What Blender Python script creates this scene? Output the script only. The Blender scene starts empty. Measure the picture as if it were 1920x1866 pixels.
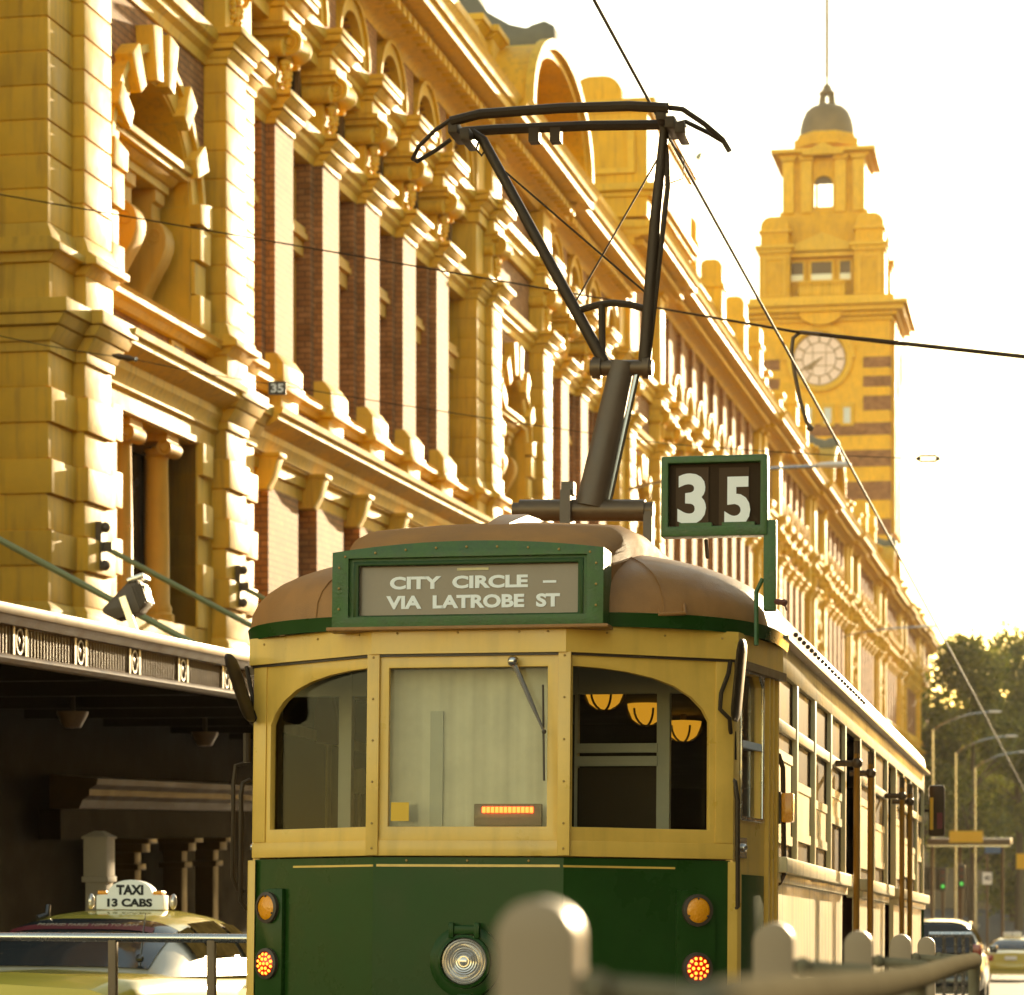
import bpy, bmesh, math, random
from math import sin, cos, pi, radians, sqrt
from mathutils import Vector, Matrix
from mathutils.geometry import tessellate_polygon
random.seed(7)
SC = bpy.context.scene
COL = SC.collection

# ------------------------------------------------------------------ camera
FPX, CXP, HYP, CZ = 5200.0, 960.0, 1545.0, 1.25       # focal length in photo pixels, principal column, horizon row, eye height
TH = math.atan(1030 / FPX)
S_, C_ = sin(TH), cos(TH)
cam = bpy.data.cameras.new("camera")
cam.lens = FPX / 1920 * 36
cam.sensor_width = 36
cam.shift_y = (HYP - 933) / 1920
cam.clip_start, cam.clip_end = 0.1, 3000
cam.dof.use_dof = True
cam.dof.focus_distance = 13.6
cam.dof.aperture_fstop = 4.9
camo = bpy.data.objects.new("camera", cam)
camo.location = (0, 0, CZ)
camo.rotation_euler = (pi / 2, 0, TH)
COL.objects.link(camo)
SC.camera = camo

# ------------------------------------------------------------------ sky, sun, exposure
SUN_AZ, SUN_EL = radians(9.5), radians(10.5)           # azimuth right of the street axis (+Y)
sd = Vector((sin(SUN_AZ) * cos(SUN_EL), cos(SUN_AZ) * cos(SUN_EL), sin(SUN_EL)))
w = bpy.data.worlds.new("World")
SC.world = w
w.use_nodes = True
nt = w.node_tree
sky = nt.nodes.new("ShaderNodeTexSky")
sky.sky_type = 'NISHITA'
sky.sun_disc = False
sky.sun_elevation = SUN_EL
sky.sun_rotation = SUN_AZ
sky.air_density, sky.dust_density, sky.ozone_density = 1.2, 0.2, 0.4
bg = nt.nodes["Background"]
bg.inputs[1].default_value = 0.15
nt.links.new(sky.outputs[0], bg.inputs[0])
sl = bpy.data.lights.new("sun", 'SUN')
sl.energy, sl.angle, sl.color = 3.7, radians(0.6), (1.0, 0.90, 0.72)
so = bpy.data.objects.new("sun", sl)
so.rotation_euler = sd.to_track_quat('Z', 'Y').to_euler()
so.location = (20, 60, 40)
COL.objects.link(so)
SC.view_settings.view_transform = 'Standard'
SC.view_settings.look = 'None'
SC.view_settings.gamma = 1
SC.view_settings.use_curve_mapping = False
SC.view_settings.exposure = 1.62
SC.view_settings.use_white_balance = True
SC.view_settings.white_balance_temperature = 9200
SC.cycles.max_bounces = 7
SC.cycles.diffuse_bounces = 3
SC.cycles.glossy_bounces = 3
SC.cycles.transparent_max_bounces = 12
SC.cycles.use_denoising = True
SC.cycles.sample_clamp_indirect = 6

# ------------------------------------------------------------------ photo pixel -> place
def ray(px, py):
    u, v = (px - CXP) / FPX, (HYP - py) / FPX
    return Vector((-S_ + C_ * u, C_ + S_ * u, v))
EYE = Vector((0, 0, CZ))
def onX(px, py, X):
    r = ray(px, py)
    return EYE + r * (X / r.x)
def onY(px, py, Y):
    r = ray(px, py)
    return EYE + r * (Y / r.y)
def Yat(px, X):
    return onX(px, 1545, X).y
def Zat(px, py, X):
    return onX(px, py, X).z
SLOPE = 0.0423
def gz(y):                                              # street falls away from the camera, then levels out
    return -SLOPE * min(y, 200)

# ------------------------------------------------------------------ materials
MT = {}
def mat(name, col, rough=0.5, metal=0.0, spec=0.5, var=0.0, vscale=3.0, bump=0.0, bscale=40.0, streak=0.0, emit=None, estr=0.0, coat=0.0, dirt=None, tint=0.0):
    m = bpy.data.materials.new(name)
    m.use_nodes = True
    t = m.node_tree
    n = t.nodes
    b = n["Principled BSDF"]
    b.inputs["Base Color"].default_value = (*col, 1)
    b.inputs["Roughness"].default_value = rough
    b.inputs["Metallic"].default_value = metal
    b.inputs["Specular IOR Level"].default_value = spec
    if coat:
        b.inputs["Coat Weight"].default_value = coat
        b.inputs["Coat Roughness"].default_value = 0.08
    if emit:
        b.inputs["Emission Color"].default_value = (*emit, 1)
        b.inputs["Emission Strength"].default_value = estr
    if var or streak or bump:
        g = n.new("ShaderNodeNewGeometry")
        last = None
        if var:
            ns = n.new("ShaderNodeTexNoise")
            ns.inputs["Scale"].default_value = vscale
            ns.inputs["Detail"].default_value = 6
            ns.inputs["Roughness"].default_value = 0.65
            t.links.new(g.outputs["Position"], ns.inputs["Vector"])
            mr = n.new("ShaderNodeMapRange")
            mr.inputs[1].default_value, mr.inputs[2].default_value = 0.3, 0.7
            mr.inputs[3].default_value, mr.inputs[4].default_value = 1 - var, 1 + var * 0.6
            t.links.new(ns.outputs[0], mr.inputs[0])
            mx = n.new("ShaderNodeMix")
            mx.data_type = 'RGBA'
            mx.blend_type = 'MULTIPLY'
            mx.inputs[0].default_value = 1
            mx.inputs[6].default_value = (*col, 1)
            t.links.new(mr.outputs[0], mx.inputs[7])
            last = mx.outputs[2]
            rr = n.new("ShaderNodeMapRange")
            rr.inputs[1].default_value, rr.inputs[2].default_value = 0.3, 0.7
            rr.inputs[3].default_value, rr.inputs[4].default_value = max(0.02, rough - 0.1), min(1, rough + 0.12)
            t.links.new(ns.outputs[0], rr.inputs[0])
            t.links.new(rr.outputs[0], b.inputs["Roughness"])
        if streak:
            mp = n.new("ShaderNodeMapping")
            mp.inputs["Scale"].default_value = (5, 5, 0.5)
            t.links.new(g.outputs["Position"], mp.inputs[0])
            n2 = n.new("ShaderNodeTexNoise")
            n2.inputs["Scale"].default_value = 2.0
            n2.inputs["Detail"].default_value = 5
            t.links.new(mp.outputs[0], n2.inputs["Vector"])
            r2 = n.new("ShaderNodeMapRange")
            r2.inputs[1].default_value, r2.inputs[2].default_value = 0.5, 0.72
            r2.inputs[3].default_value, r2.inputs[4].default_value = 0, streak
            t.links.new(n2.outputs[0], r2.inputs[0])
            m2 = n.new("ShaderNodeMix")
            m2.data_type = 'RGBA'
            t.links.new(r2.outputs[0], m2.inputs[0])
            if last:
                t.links.new(last, m2.inputs[6])
            else:
                m2.inputs[6].default_value = (*col, 1)
            m2.inputs[7].default_value = (*(dirt or tuple(c * 0.45 for c in col)), 1)
            last = m2.outputs[2]
        if last and tint:
            oi = n.new("ShaderNodeObjectInfo")
            ra = n.new("ShaderNodeMapRange")
            ra.inputs[3].default_value, ra.inputs[4].default_value = 1 - tint, 1 + tint * .5
            t.links.new(oi.outputs["Random"], ra.inputs[0])
            m3 = n.new("ShaderNodeMix")
            m3.data_type = 'RGBA'
            m3.blend_type = 'MULTIPLY'
            m3.inputs[0].default_value = 1
            t.links.new(last, m3.inputs[6])
            t.links.new(ra.outputs[0], m3.inputs[7])
            last = m3.outputs[2]
        if last:
            t.links.new(last, b.inputs["Base Color"])
        if bump:
            n3 = n.new("ShaderNodeTexNoise")
            n3.inputs["Scale"].default_value = bscale
            n3.inputs["Detail"].default_value = 4
            t.links.new(g.outputs["Position"], n3.inputs["Vector"])
            bp = n.new("ShaderNodeBump")
            bp.inputs["Strength"].default_value = bump
            bp.inputs["Distance"].default_value = 0.01
            t.links.new(n3.outputs[0], bp.inputs["Height"])
            t.links.new(bp.outputs[0], b.inputs["Normal"])
    MT[name] = m
    return m

def brick_mat(name, c1, c2, mortar, bw=0.25, bh=0.098, rough=0.75):
    m = bpy.data.materials.new(name)
    m.use_nodes = True
    t = m.node_tree
    n = t.nodes
    b = n["Principled BSDF"]
    g = n.new("ShaderNodeNewGeometry")
    sp = n.new("ShaderNodeSeparateXYZ")
    t.links.new(g.outputs["Position"], sp.inputs[0])
    ad = n.new("ShaderNodeMath")
    t.links.new(sp.outputs[0], ad.inputs[0])
    t.links.new(sp.outputs[1], ad.inputs[1])
    cb = n.new("ShaderNodeCombineXYZ")
    t.links.new(ad.outputs[0], cb.inputs[0])
    t.links.new(sp.outputs[2], cb.inputs[1])
    br = n.new("ShaderNodeTexBrick")
    br.inputs["Scale"].default_value = 1
    br.inputs["Brick Width"].default_value = bw
    br.inputs["Row Height"].default_value = bh
    br.inputs["Mortar Size"].default_value = 0.012
    br.inputs["Mortar Smooth"].default_value = 0.2
    br.inputs["Color1"].default_value = (*c1, 1)
    br.inputs["Color2"].default_value = (*c2, 1)
    br.inputs["Mortar"].default_value = (*mortar, 1)
    t.links.new(cb.outputs[0], br.inputs["Vector"])
    ns = n.new("ShaderNodeTexNoise")
    ns.inputs["Scale"].default_value = 2.5
    ns.inputs["Detail"].default_value = 6
    t.links.new(g.outputs["Position"], ns.inputs["Vector"])
    mr = n.new("ShaderNodeMapRange")
    mr.inputs[1].default_value, mr.inputs[2].default_value = 0.3, 0.7
    mr.inputs[3].default_value, mr.inputs[4].default_value = 0.7, 1.2
    t.links.new(ns.outputs[0], mr.inputs[0])
    mx = n.new("ShaderNodeMix")
    mx.data_type = 'RGBA'
    mx.blend_type = 'MULTIPLY'
    mx.inputs[0].default_value = 1
    t.links.new(br.outputs[0], mx.inputs[6])
    t.links.new(mr.outputs[0], mx.inputs[7])
    t.links.new(mx.outputs[2], b.inputs["Base Color"])
    bp = n.new("ShaderNodeBump")
    bp.inputs["Strength"].default_value = 0.6
    bp.inputs["Distance"].default_value = 0.006
    bp.invert = True
    t.links.new(br.outputs[1], bp.inputs["Height"])
    t.links.new(bp.outputs[0], b.inputs["Normal"])
    b.inputs["Roughness"].default_value = rough
    b.inputs["Specular IOR Level"].default_value = 0.2
    MT[name] = m
    return m

def glass_mat(name, tint=(0.8, 0.82, 0.78), refl=0.12, rough=0.03, gcol=(1, 1, 1)):
    m = bpy.data.materials.new(name)
    m.use_nodes = True
    t = m.node_tree
    n = t.nodes
    out = n["Material Output"]
    n.remove(n["Principled BSDF"])
    tr = n.new("ShaderNodeBsdfTransparent")
    tr.inputs[0].default_value = (*tint, 1)
    gl = n.new("ShaderNodeBsdfGlossy")
    gl.inputs["Color"].default_value = (*gcol, 1)
    gl.inputs["Roughness"].default_value = rough
    fr = n.new("ShaderNodeLayerWeight")
    fr.inputs[0].default_value = 0.5
    pw_ = n.new("ShaderNodeMath")
    pw_.operation = 'POWER'
    pw_.inputs[1].default_value = 5
    t.links.new(fr.outputs["Facing"], pw_.inputs[0])
    mm = n.new("ShaderNodeMath")
    mm.operation = 'ADD'
    mm.use_clamp = True
    mm.inputs[1].default_value = refl
    t.links.new(pw_.outputs[0], mm.inputs[0])
    mx = n.new("ShaderNodeMixShader")
    t.links.new(mm.outputs[0], mx.inputs[0])
    t.links.new(tr.outputs[0], mx.inputs[1])
    t.links.new(gl.outputs[0], mx.inputs[2])
    t.links.new(mx.outputs[0], out.inputs[0])
    MT[name] = m
    return m

OCHRE = (0.79, 0.43, 0.05)
mat("ochre", OCHRE, 0.62, spec=0.3, var=0.16, vscale=1.3, bump=0.2, bscale=25, streak=0.6, dirt=(0.44, 0.225, 0.04), tint=0.14)
mat("ochre_trim", (0.80, 0.47, 0.07), 0.6, spec=0.3, var=0.12, vscale=2.0, bump=0.15, bscale=30, streak=0.55, dirt=(0.44, 0.24, 0.045), tint=0.12)
mat("ochre_orange", (0.72, 0.37, 0.06), 0.6, spec=0.3, var=0.12, vscale=1.5, streak=0.3)
mat("copper", (0.20, 0.26, 0.19), 0.6, var=0.35, vscale=1.2, streak=0.5)
mat("slate", (0.13, 0.13, 0.11), 0.6, var=0.3, vscale=1.0)
mat("dome_brown", (0.21, 0.15, 0.08), 0.55, var=0.25, vscale=0.6)
brick_mat("brick", (0.46, 0.21, 0.085), (0.36, 0.15, 0.055), (0.19, 0.095, 0.045))
brick_mat("brick_far", (0.36, 0.16, 0.07), (0.28, 0.12, 0.055), (0.2, 0.12, 0.07), 0.4, 0.15)
mat("pane", (0.035, 0.022, 0.012), 0.2, spec=0.3, var=0.3, vscale=0.8)
mat("window_frame", (0.22, 0.12, 0.05), 0.5, var=0.2)
mat("dark_frame", (0.06, 0.04, 0.025), 0.5)
mat("cream", (0.76, 0.45, 0.095), 0.34, spec=0.5, var=0.10, vscale=5, streak=0.28, bump=0.03, bscale=60, coat=0.15)
mat("cream_screw", (0.40, 0.22, 0.05), 0.4)
mat("cream_pale_glare", (0.72, 0.60, 0.33), 0.45, var=0.16, vscale=3, streak=0.55, dirt=(0.30, 0.23, 0.11))  # also stands for sun glare on the green lower side panels
mat("tram_green", (0.013, 0.055, 0.009), 0.3, spec=0.15, var=0.2, vscale=2.5, coat=0.02)
mat("green_frame", (0.035, 0.105, 0.022), 0.4, spec=0.4, var=0.3, vscale=14, bump=0.25, bscale=90)
mat("canvas", (0.37, 0.165, 0.052), 0.45, spec=0.35, var=0.22, vscale=3.5, bump=0.35, bscale=160, streak=0.25)
mat("canvas_matt", (0.37, 0.17, 0.058), 0.7, spec=0.06, var=0.22, vscale=3.5, bump=0.35, bscale=160)
mat("canvas_glare", (0.42, 0.27, 0.14), 0.36, var=0.15, vscale=5, bump=0.4, bscale=120)  # paler copy of canvas, sun glare on the saloon roof put in
glass_mat("tram_glass", (0.86, 0.83, 0.74), 0.012, 0.03, (0.9, 0.9, 0.9))
glass_mat("car_glass", (0.30, 0.34, 0.36), 0.06)
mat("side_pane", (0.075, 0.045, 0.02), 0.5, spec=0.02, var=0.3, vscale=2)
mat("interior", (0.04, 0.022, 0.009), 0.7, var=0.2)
mat("interior_red", (0.14, 0.035, 0.02), 0.6)
mat("grey_post", (0.58, 0.64, 0.68), 0.4, var=0.08)
mat("curtain", (0.90, 0.93, 0.92), 0.7, var=0.12, vscale=6)
mat("lamp_shade", (0.75, 0.42, 0.06), 0.4, emit=(1, 0.55, 0.08), estr=0.22)
mat("led", (0.8, 0.05, 0.02), 0.4, emit=(1, 0.09, 0.025), estr=2.6)
mat("led_core", (0.9, 0.3, 0.05), 0.4, emit=(1, 0.16, 0.03), estr=2.2)
mat("amber", (0.95, 0.33, 0.01), 0.25, spec=0.6, bump=0.6, bscale=110, coat=0.5)
mat("red_lens", (0.45, 0.02, 0.01), 0.2, coat=0.5)
mat("black_metal", (0.05, 0.03, 0.015), 0.5, spec=0.3, metal=0.3, var=0.2)
mat("steel_dark", (0.13, 0.085, 0.05), 0.45, metal=0.5, var=0.2, vscale=12)
mat("wire_metal", (0.06, 0.04, 0.025), 0.7)
mat("steel", (0.55, 0.52, 0.48), 0.25, metal=1.0)
mat("stainless", (0.58, 0.55, 0.50), 0.22, metal=1.0, var=0.06, vscale=20)
mat("lamp_glass", (0.55, 0.50, 0.46), 0.15, metal=0.6, coat=0.6)
mat("white", (0.86, 0.86, 0.84), 0.5)
mat("blind", (0.25, 0.175, 0.11), 0.45, var=0.12, vscale=7, bump=0.3, bscale=12, coat=0.3)
mat("plate_brown", (0.04, 0.02, 0.008), 0.6, spec=0.1)
mat("plate_brown2", (0.075, 0.04, 0.02), 0.6, spec=0.15)
mat("pole_orange", (0.33, 0.145, 0.018), 0.35, coat=0.3)
mat("rod_green", (0.23, 0.27, 0.12), 0.5)
mat("grey_paint", (0.11, 0.075, 0.048), 0.5, var=0.2, vscale=8)
mat("canopy_metal", (0.15, 0.072, 0.02), 0.4, var=0.22, vscale=4, streak=0.3)
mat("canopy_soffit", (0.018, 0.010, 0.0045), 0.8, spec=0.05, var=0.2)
mat("shaded_wall", (0.013, 0.0062, 0.0025), 0.8, spec=0.05, var=0.3)  # near-black: the canopy's shade is painted into the wall colour
mat("shaded_ochre", (0.07, 0.032, 0.008), 0.55, spec=0.12, var=0.2)  # ochre of ledge and columns, canopy shade put into the colour
mat("taxi_yellow", (0.58, 0.46, 0.08), 0.25, coat=0.6)
mat("taxi_silver", (0.42, 0.38, 0.28), 0.35, metal=0.1, coat=0.2)
mat("black_car", (0.025, 0.022, 0.02), 0.2, coat=0.7)
mat("rubber", (0.02, 0.02, 0.02), 0.8)
mat("sticker_yellow", (0.75, 0.42, 0.03), 0.5)
mat("sign_red", (0.14, 0.01, 0.015), 0.5)
mat("clock_face", (0.85, 0.66, 0.60), 0.5, var=0.05)
mat("clock_pale", (0.80, 0.80, 0.66), 0.5)
mat("clock_bar", (0.30, 0.20, 0.11), 0.5)
mat("asphalt", (0.055, 0.052, 0.048), 0.75, var=0.3, vscale=2, bump=0.5, bscale=60)
mat("concrete", (0.33, 0.29, 0.24), 0.75, var=0.2, vscale=1.5, bump=0.2)
mat("bluestone", (0.075, 0.068, 0.06), 0.7, var=0.2, vscale=1.5)
mat("road_paint", (0.75, 0.74, 0.70), 0.6, var=0.1)
mat("bark", (0.12, 0.085, 0.05), 0.85, var=0.3)
mat("post_plate", (0.36, 0.26, 0.17), 0.45, spec=0.3, var=0.05)
mat("fence_steel", (0.20, 0.17, 0.11), 0.5, spec=0.0, var=0.2, vscale=20)
mat("signal_green", (0.02, 0.3, 0.05), 0.3, emit=(0.05, 1, 0.2), estr=0.25)
mat("far_wall", (0.16, 0.12, 0.075), 0.8, var=0.25, vscale=0.3)

def leaf_mat(name, c1, c2):
    m = bpy.data.materials.new(name)
    m.use_nodes = True
    t = m.node_tree
    n = t.nodes
    out = n["Material Output"]
    b = n["Principled BSDF"]
    oi = n.new("ShaderNodeNewGeometry")
    cr = n.new("ShaderNodeMix")
    cr.data_type = 'RGBA'
    cr.inputs[6].default_value = (*c1, 1)
    cr.inputs[7].default_value = (*c2, 1)
    t.links.new(oi.outputs["Random Per Island"], cr.inputs[0])
    t.links.new(cr.outputs[2], b.inputs["Base Color"])
    b.inputs["Roughness"].default_value = 0.5
    tl = n.new("ShaderNodeBsdfTranslucent")
    t.links.new(cr.outputs[2], tl.inputs[0])
    mx = n.new("ShaderNodeMixShader")
    mx.inputs[0].default_value = 0.45
    t.links.new(b.outputs[0], mx.inputs[1])
    t.links.new(tl.outputs[0], mx.inputs[2])
    t.links.new(mx.outputs[0], out.inputs[0])
    MT[name] = m
leaf_mat("leaf", (0.07, 0.095, 0.012), (0.24, 0.23, 0.03))

# ------------------------------------------------------------------ mesh helpers
class MB:
    def __init__(s):
        s.v, s.f = [], []
    def add(s, vs, fs, M=None):
        o = len(s.v)
        for p in vs:
            s.v.append(tuple(M @ Vector(p)) if M is not None else tuple(p))
        for f in fs:
            s.f.append([i + o for i in f])
        return s
    def box(s, x0, x1, y0, y1, z0, z1, M=None):
        return s.add([(x0, y0, z0), (x1, y0, z0), (x1, y1, z0), (x0, y1, z0), (x0, y0, z1), (x1, y0, z1), (x1, y1, z1), (x0, y1, z1)],
                     [(0, 3, 2, 1), (4, 5, 6, 7), (0, 1, 5, 4), (1, 2, 6, 5), (2, 3, 7, 6), (3, 0, 4, 7)], M)
    def prism(s, pts, a, b, axis='y', M=None):
        n = len(pts)
        if axis == 'y':
            P = lambda p, t: (p[0], t, p[1])
        elif axis == 'x':
            P = lambda p, t: (t, p[0], p[1])
        else:
            P = lambda p, t: (p[0], p[1], t)
        vs = [P(p, a) for p in pts] + [P(p, b) for p in pts]
        fs = [(i, (i + 1) % n, n + (i + 1) % n, n + i) for i in range(n)]
        tri = tessellate_polygon([[Vector((p[0], p[1], 0)) for p in pts]])
        fs += [tuple(t) for t in tri] + [tuple(n + i for i in t) for t in tri]
        return s.add(vs, fs, M)
    def plate(s, outer, holes, d0, d1, fn, M=None):
        loops = [outer] + list(holes)
        flat = [p for l in loops for p in l]
        tri = tessellate_polygon([[Vector((p[0], p[1], 0)) for p in l] for l in loops])
        n = len(flat)
        vs = [fn(p[0], p[1], d0) for p in flat] + [fn(p[0], p[1], d1) for p in flat]
        fs = [tuple(t) for t in tri] + [tuple(n + i for i in t) for t in tri]
        o = 0
        for l in loops:
            k = len(l)
            fs += [(o + i, o + (i + 1) % k, n + o + (i + 1) % k, n + o + i) for i in range(k)]
            o += k
        return s.add(vs, fs, M)
    def tube(s, pts, r, seg=8, M=None, closed=False):
        pts = [Vector(p) for p in pts]
        n = len(pts)
        rs = r if isinstance(r, (list, tuple)) else [r] * n
        vs, fs = [], []
        up = None
        for i, p in enumerate(pts):
            if closed:
                d = (pts[(i + 1) % n] - pts[i - 1]).normalized()
            else:
                d = (pts[min(i + 1, n - 1)] - pts[max(i - 1, 0)]).normalized()
            if up is None:
                up = d.orthogonal().normalized()
            up = (up - d * up.dot(d)).normalized()
            sd_ = d.cross(up)
            for k in range(seg):
                a = 2 * pi * k / seg
                vs.append(p + (up * cos(a) + sd_ * sin(a)) * rs[i])
        for i in range(n if closed else n - 1):
            j = (i + 1) % n
            for k in range(seg):
                fs.append((i * seg + k, i * seg + (k + 1) % seg, j * seg + (k + 1) % seg, j * seg + k))
        if not closed:
            fs.append(tuple(range(seg)))
            fs.append(tuple((n - 1) * seg + k for k in range(seg)))
        return s.add(vs, fs, M)
    def lathe(s, prof, c=(0, 0, 0), seg=24, axis='z', M=None, a0=0, a1=2 * pi):
        full = abs(a1 - a0 - 2 * pi) < 1e-6
        m = seg if full else seg + 1
        vs, fs = [], []
        for (r, h) in prof:
            for k in range(m):
                a = a0 + (a1 - a0) * k / seg
                x, y = r * cos(a), r * sin(a)
                if axis == 'z':
                    q = (x, y, h)
                elif axis == 'y':
                    q = (x, h, y)
                else:
                    q = (h, x, y)
                vs.append((q[0] + c[0], q[1] + c[1], q[2] + c[2]))
        for i in range(len(prof) - 1):
            for k in range(seg):
                k2 = (k + 1) % m
                fs.append((i * m + k, i * m + k2, (i + 1) * m + k2, (i + 1) * m + k))
        if full:
            if prof[0][0] > 1e-5:
                fs.append(tuple(range(m)))
            if prof[-1][0] > 1e-5:
                fs.append(tuple((len(prof) - 1) * m + k for k in range(m)))
        return s.add(vs, fs, M)
    def ball(s, c, r, seg=8, rings=5, M=None, sc=(1, 1, 1)):
        vs = [(c[0], c[1], c[2] + r * sc[2])]
        for i in range(1, rings):
            a = pi * i / rings
            for k in range(seg):
                b = 2 * pi * k / seg
                vs.append((c[0] + r * sin(a) * cos(b) * sc[0], c[1] + r * sin(a) * sin(b) * sc[1], c[2] + r * cos(a) * sc[2]))
        vs.append((c[0], c[1], c[2] - r * sc[2]))
        fs = [(0, 1 + k, 1 + (k + 1) % seg) for k in range(seg)]
        for i in range(rings - 2):
            for k in range(seg):
                fs.append((1 + i * seg + k, 1 + (i + 1) * seg + k, 1 + (i + 1) * seg + (k + 1) % seg, 1 + i * seg + (k + 1) % seg))
        L = len(vs) - 1
        o = 1 + (rings - 2) * seg
        fs += [(L, o + (k + 1) % seg, o + k) for k in range(seg)]
        return s.add(vs, fs, M)
    def loft(s, rings, closed=True, cap=True, M=None):
        k = len(rings[0])
        vs = [p for r in rings for p in r]
        fs = []
        for i in range(len(rings) - 1):
            for j in range(k if closed else k - 1):
                j2 = (j + 1) % k
                fs.append((i * k + j, i * k + j2, (i + 1) * k + j2, (i + 1) * k + j))
        if cap and closed:
            fs.append(tuple(range(k)))
            fs.append(tuple((len(rings) - 1) * k + j for j in range(k)))
        return s.add(vs, fs, M)
    def mesh(s, name, m, smooth=False, bevel=0.0, weld=False, ang=40):
        me = bpy.data.meshes.new(name)
        me.from_pydata(s.v, [], s.f)
        bm = bmesh.new()
        bm.from_mesh(me)
        if weld or bevel:
            bmesh.ops.remove_doubles(bm, verts=bm.verts, dist=1e-5)
        bmesh.ops.recalc_face_normals(bm, faces=bm.faces)
        if bevel:
            ed = [e for e in bm.edges if len(e.link_faces) == 2 and e.calc_face_angle(0) > 0.6]
            bmesh.ops.bevel(bm, geom=ed, offset=bevel, segments=2, profile=0.6, affect='EDGES', clamp_overlap=True)
        bm.to_mesh(me)
        bm.free()
        if smooth or bevel:
            me.polygons.foreach_set("use_smooth", [True] * len(me.polygons))
            me.set_sharp_from_angle(angle=radians(ang))
        me.materials.append(MT[m])
        return me
    def build(s, name, m, parent=None, smooth=False, bevel=0.0, weld=False, kind=None, ang=40):
        o = bpy.data.objects.new(name, s.mesh(name, m, smooth, bevel, weld, ang))
        COL.objects.link(o)
        if parent is not None:
            o.parent = parent
        if kind:
            o["kind"] = kind
        return o

def put(me, name, parent=None, loc=(0, 0, 0), rot=(0, 0, 0), scale=(1, 1, 1), kind=None):
    o = bpy.data.objects.new(name, me)
    o.location, o.rotation_euler, o.scale = loc, rot, scale
    if parent is not None:
        o.parent = parent
    if kind:
        o["kind"] = kind
    COL.objects.link(o)
    return o
def thing(name, label, cat, loc=(0, 0, 0), rot=(0, 0, 0), group=None):
    o = bpy.data.objects.new(name, None)
    o.location, o.rotation_euler = loc, rot
    o.empty_display_size = 0.2
    COL.objects.link(o)
    return tag(o, label, cat, group)
def tag(o, label, cat, group=None):
    o["label"], o["category"] = label, cat
    if group:
        o["group"] = group
    return o
def text_mesh(name, body, m, width=None, height=None, extrude=0.002, bold=0.0, spacing=1.0):
    cu = bpy.data.curves.new(name, 'FONT')
    cu.body = body
    cu.extrude = extrude
    cu.offset = bold
    cu.space_character = spacing
    cu.resolution_u = 4
    t = bpy.data.objects.new(name, cu)
    COL.objects.link(t)
    dg = bpy.context.evaluated_depsgraph_get()
    me = bpy.data.meshes.new_from_object(t.evaluated_get(dg))
    bpy.data.objects.remove(t)
    xs = [v.co.x for v in me.vertices]
    ys = [v.co.y for v in me.vertices]
    x0, x1, y0, y1 = min(xs), max(xs), min(ys), max(ys)
    sx = width / (x1 - x0) if width else 1
    sy = height / (y1 - y0) if height else sx
    if not width:
        sx = sy
    for v in me.vertices:
        v.co.x = (v.co.x - (x0 + x1) / 2) * sx
        v.co.y = (v.co.y - (y0 + y1) / 2) * sy
    me.materials.clear()
    me.materials.append(MT[m])
    return me

# ================================================================== GROUND
def sheet(name, m, pts_fn, ys, xs, dz, kind="structure", parent=None):
    vs, fs = [], []
    for y in ys:
        for x in xs:
            vs.append((x, y, gz(y) + dz))
    k = len(xs)
    for i in range(len(ys) - 1):
        for j in range(k - 1):
            fs.append((i * k + j, i * k + j + 1, (i + 1) * k + j + 1, (i + 1) * k + j))
    b = MB().add(vs, fs)
    o = b.build(name, m, parent)
    if kind:
        o["kind"] = kind
    return o
sheet("ground", "asphalt", None, [-60, 0, 100, 200, 400, 1500], [-600, -100, 0, 100, 600], 0.0)
mb = MB()
vs = []
for y in (-40, 60, 130, 200, 268):
    for x, dz in ((-7.75, 0.004), (-7.75, 0.13), (-7.6, 0.13), (-7.6, 0.004)):
        vs.append((x, y, gz(y) + dz))
fs = []
for i in range(4):
    for j in range(3):
        fs.append((i * 4 + j, i * 4 + j + 1, i * 4 + 5 + j, i * 4 + 4 + j))
mb.add(vs, fs).build("kerb", "concrete")["kind"] = "structure"
sheet("footpath", "bluestone", None, [-40, 60, 130, 200, 268], [-14, -7.75], 0.126)
# tram lines: paired rails set in the road, and painted lane lines
tracks = bpy.data.objects.new("tram_tracks", None)
COL.objects.link(tracks)
tracks["kind"] = "structure"
phi = radians(0.9)
for cx in (-2.97, 0.6):
    for off in (-0.72, 0.72):
        m_ = MB()
        for (ya, yb) in ((-20, 200), (200, 400)):
            xa, xb = cx + off + ya * math.tan(phi) * 0, cx + off + yb * math.tan(phi) * 0
            m_.add([(xa - .04, ya, gz(ya) + .005), (xa + .04, ya, gz(ya) + .005), (xb + .04, yb, gz(yb) + .005), (xb - .04, yb, gz(yb) + .005)], [(0, 1, 2, 3)])
        m_.build("rail", "steel", tracks)
lines = bpy.data.objects.new("road_markings", None)
COL.objects.link(lines)
lines["kind"] = "structure"
def stripe(x0, x1, y0, y1):
    MB().add([(x0, y0, gz(y0) + .006), (x1, y0, gz(y0) + .006), (x1, y1, gz(y1) + .006), (x0, y1, gz(y1) + .006)], [(0, 1, 2, 3)]).build("lane_line", "road_paint", lines)
stripe(-4.75, -4.63, 5, 150)
stripe(2.3, 2.42, 5, 150)
for k in range(14):
    stripe(1.0 + 0, 1.12, 24 + k * 7, 27 + k * 7)
stripe(-4.6, 3.2, 62, 62.6)
stripe(-0.4, 2.0, 44.0, 44.5)

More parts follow.
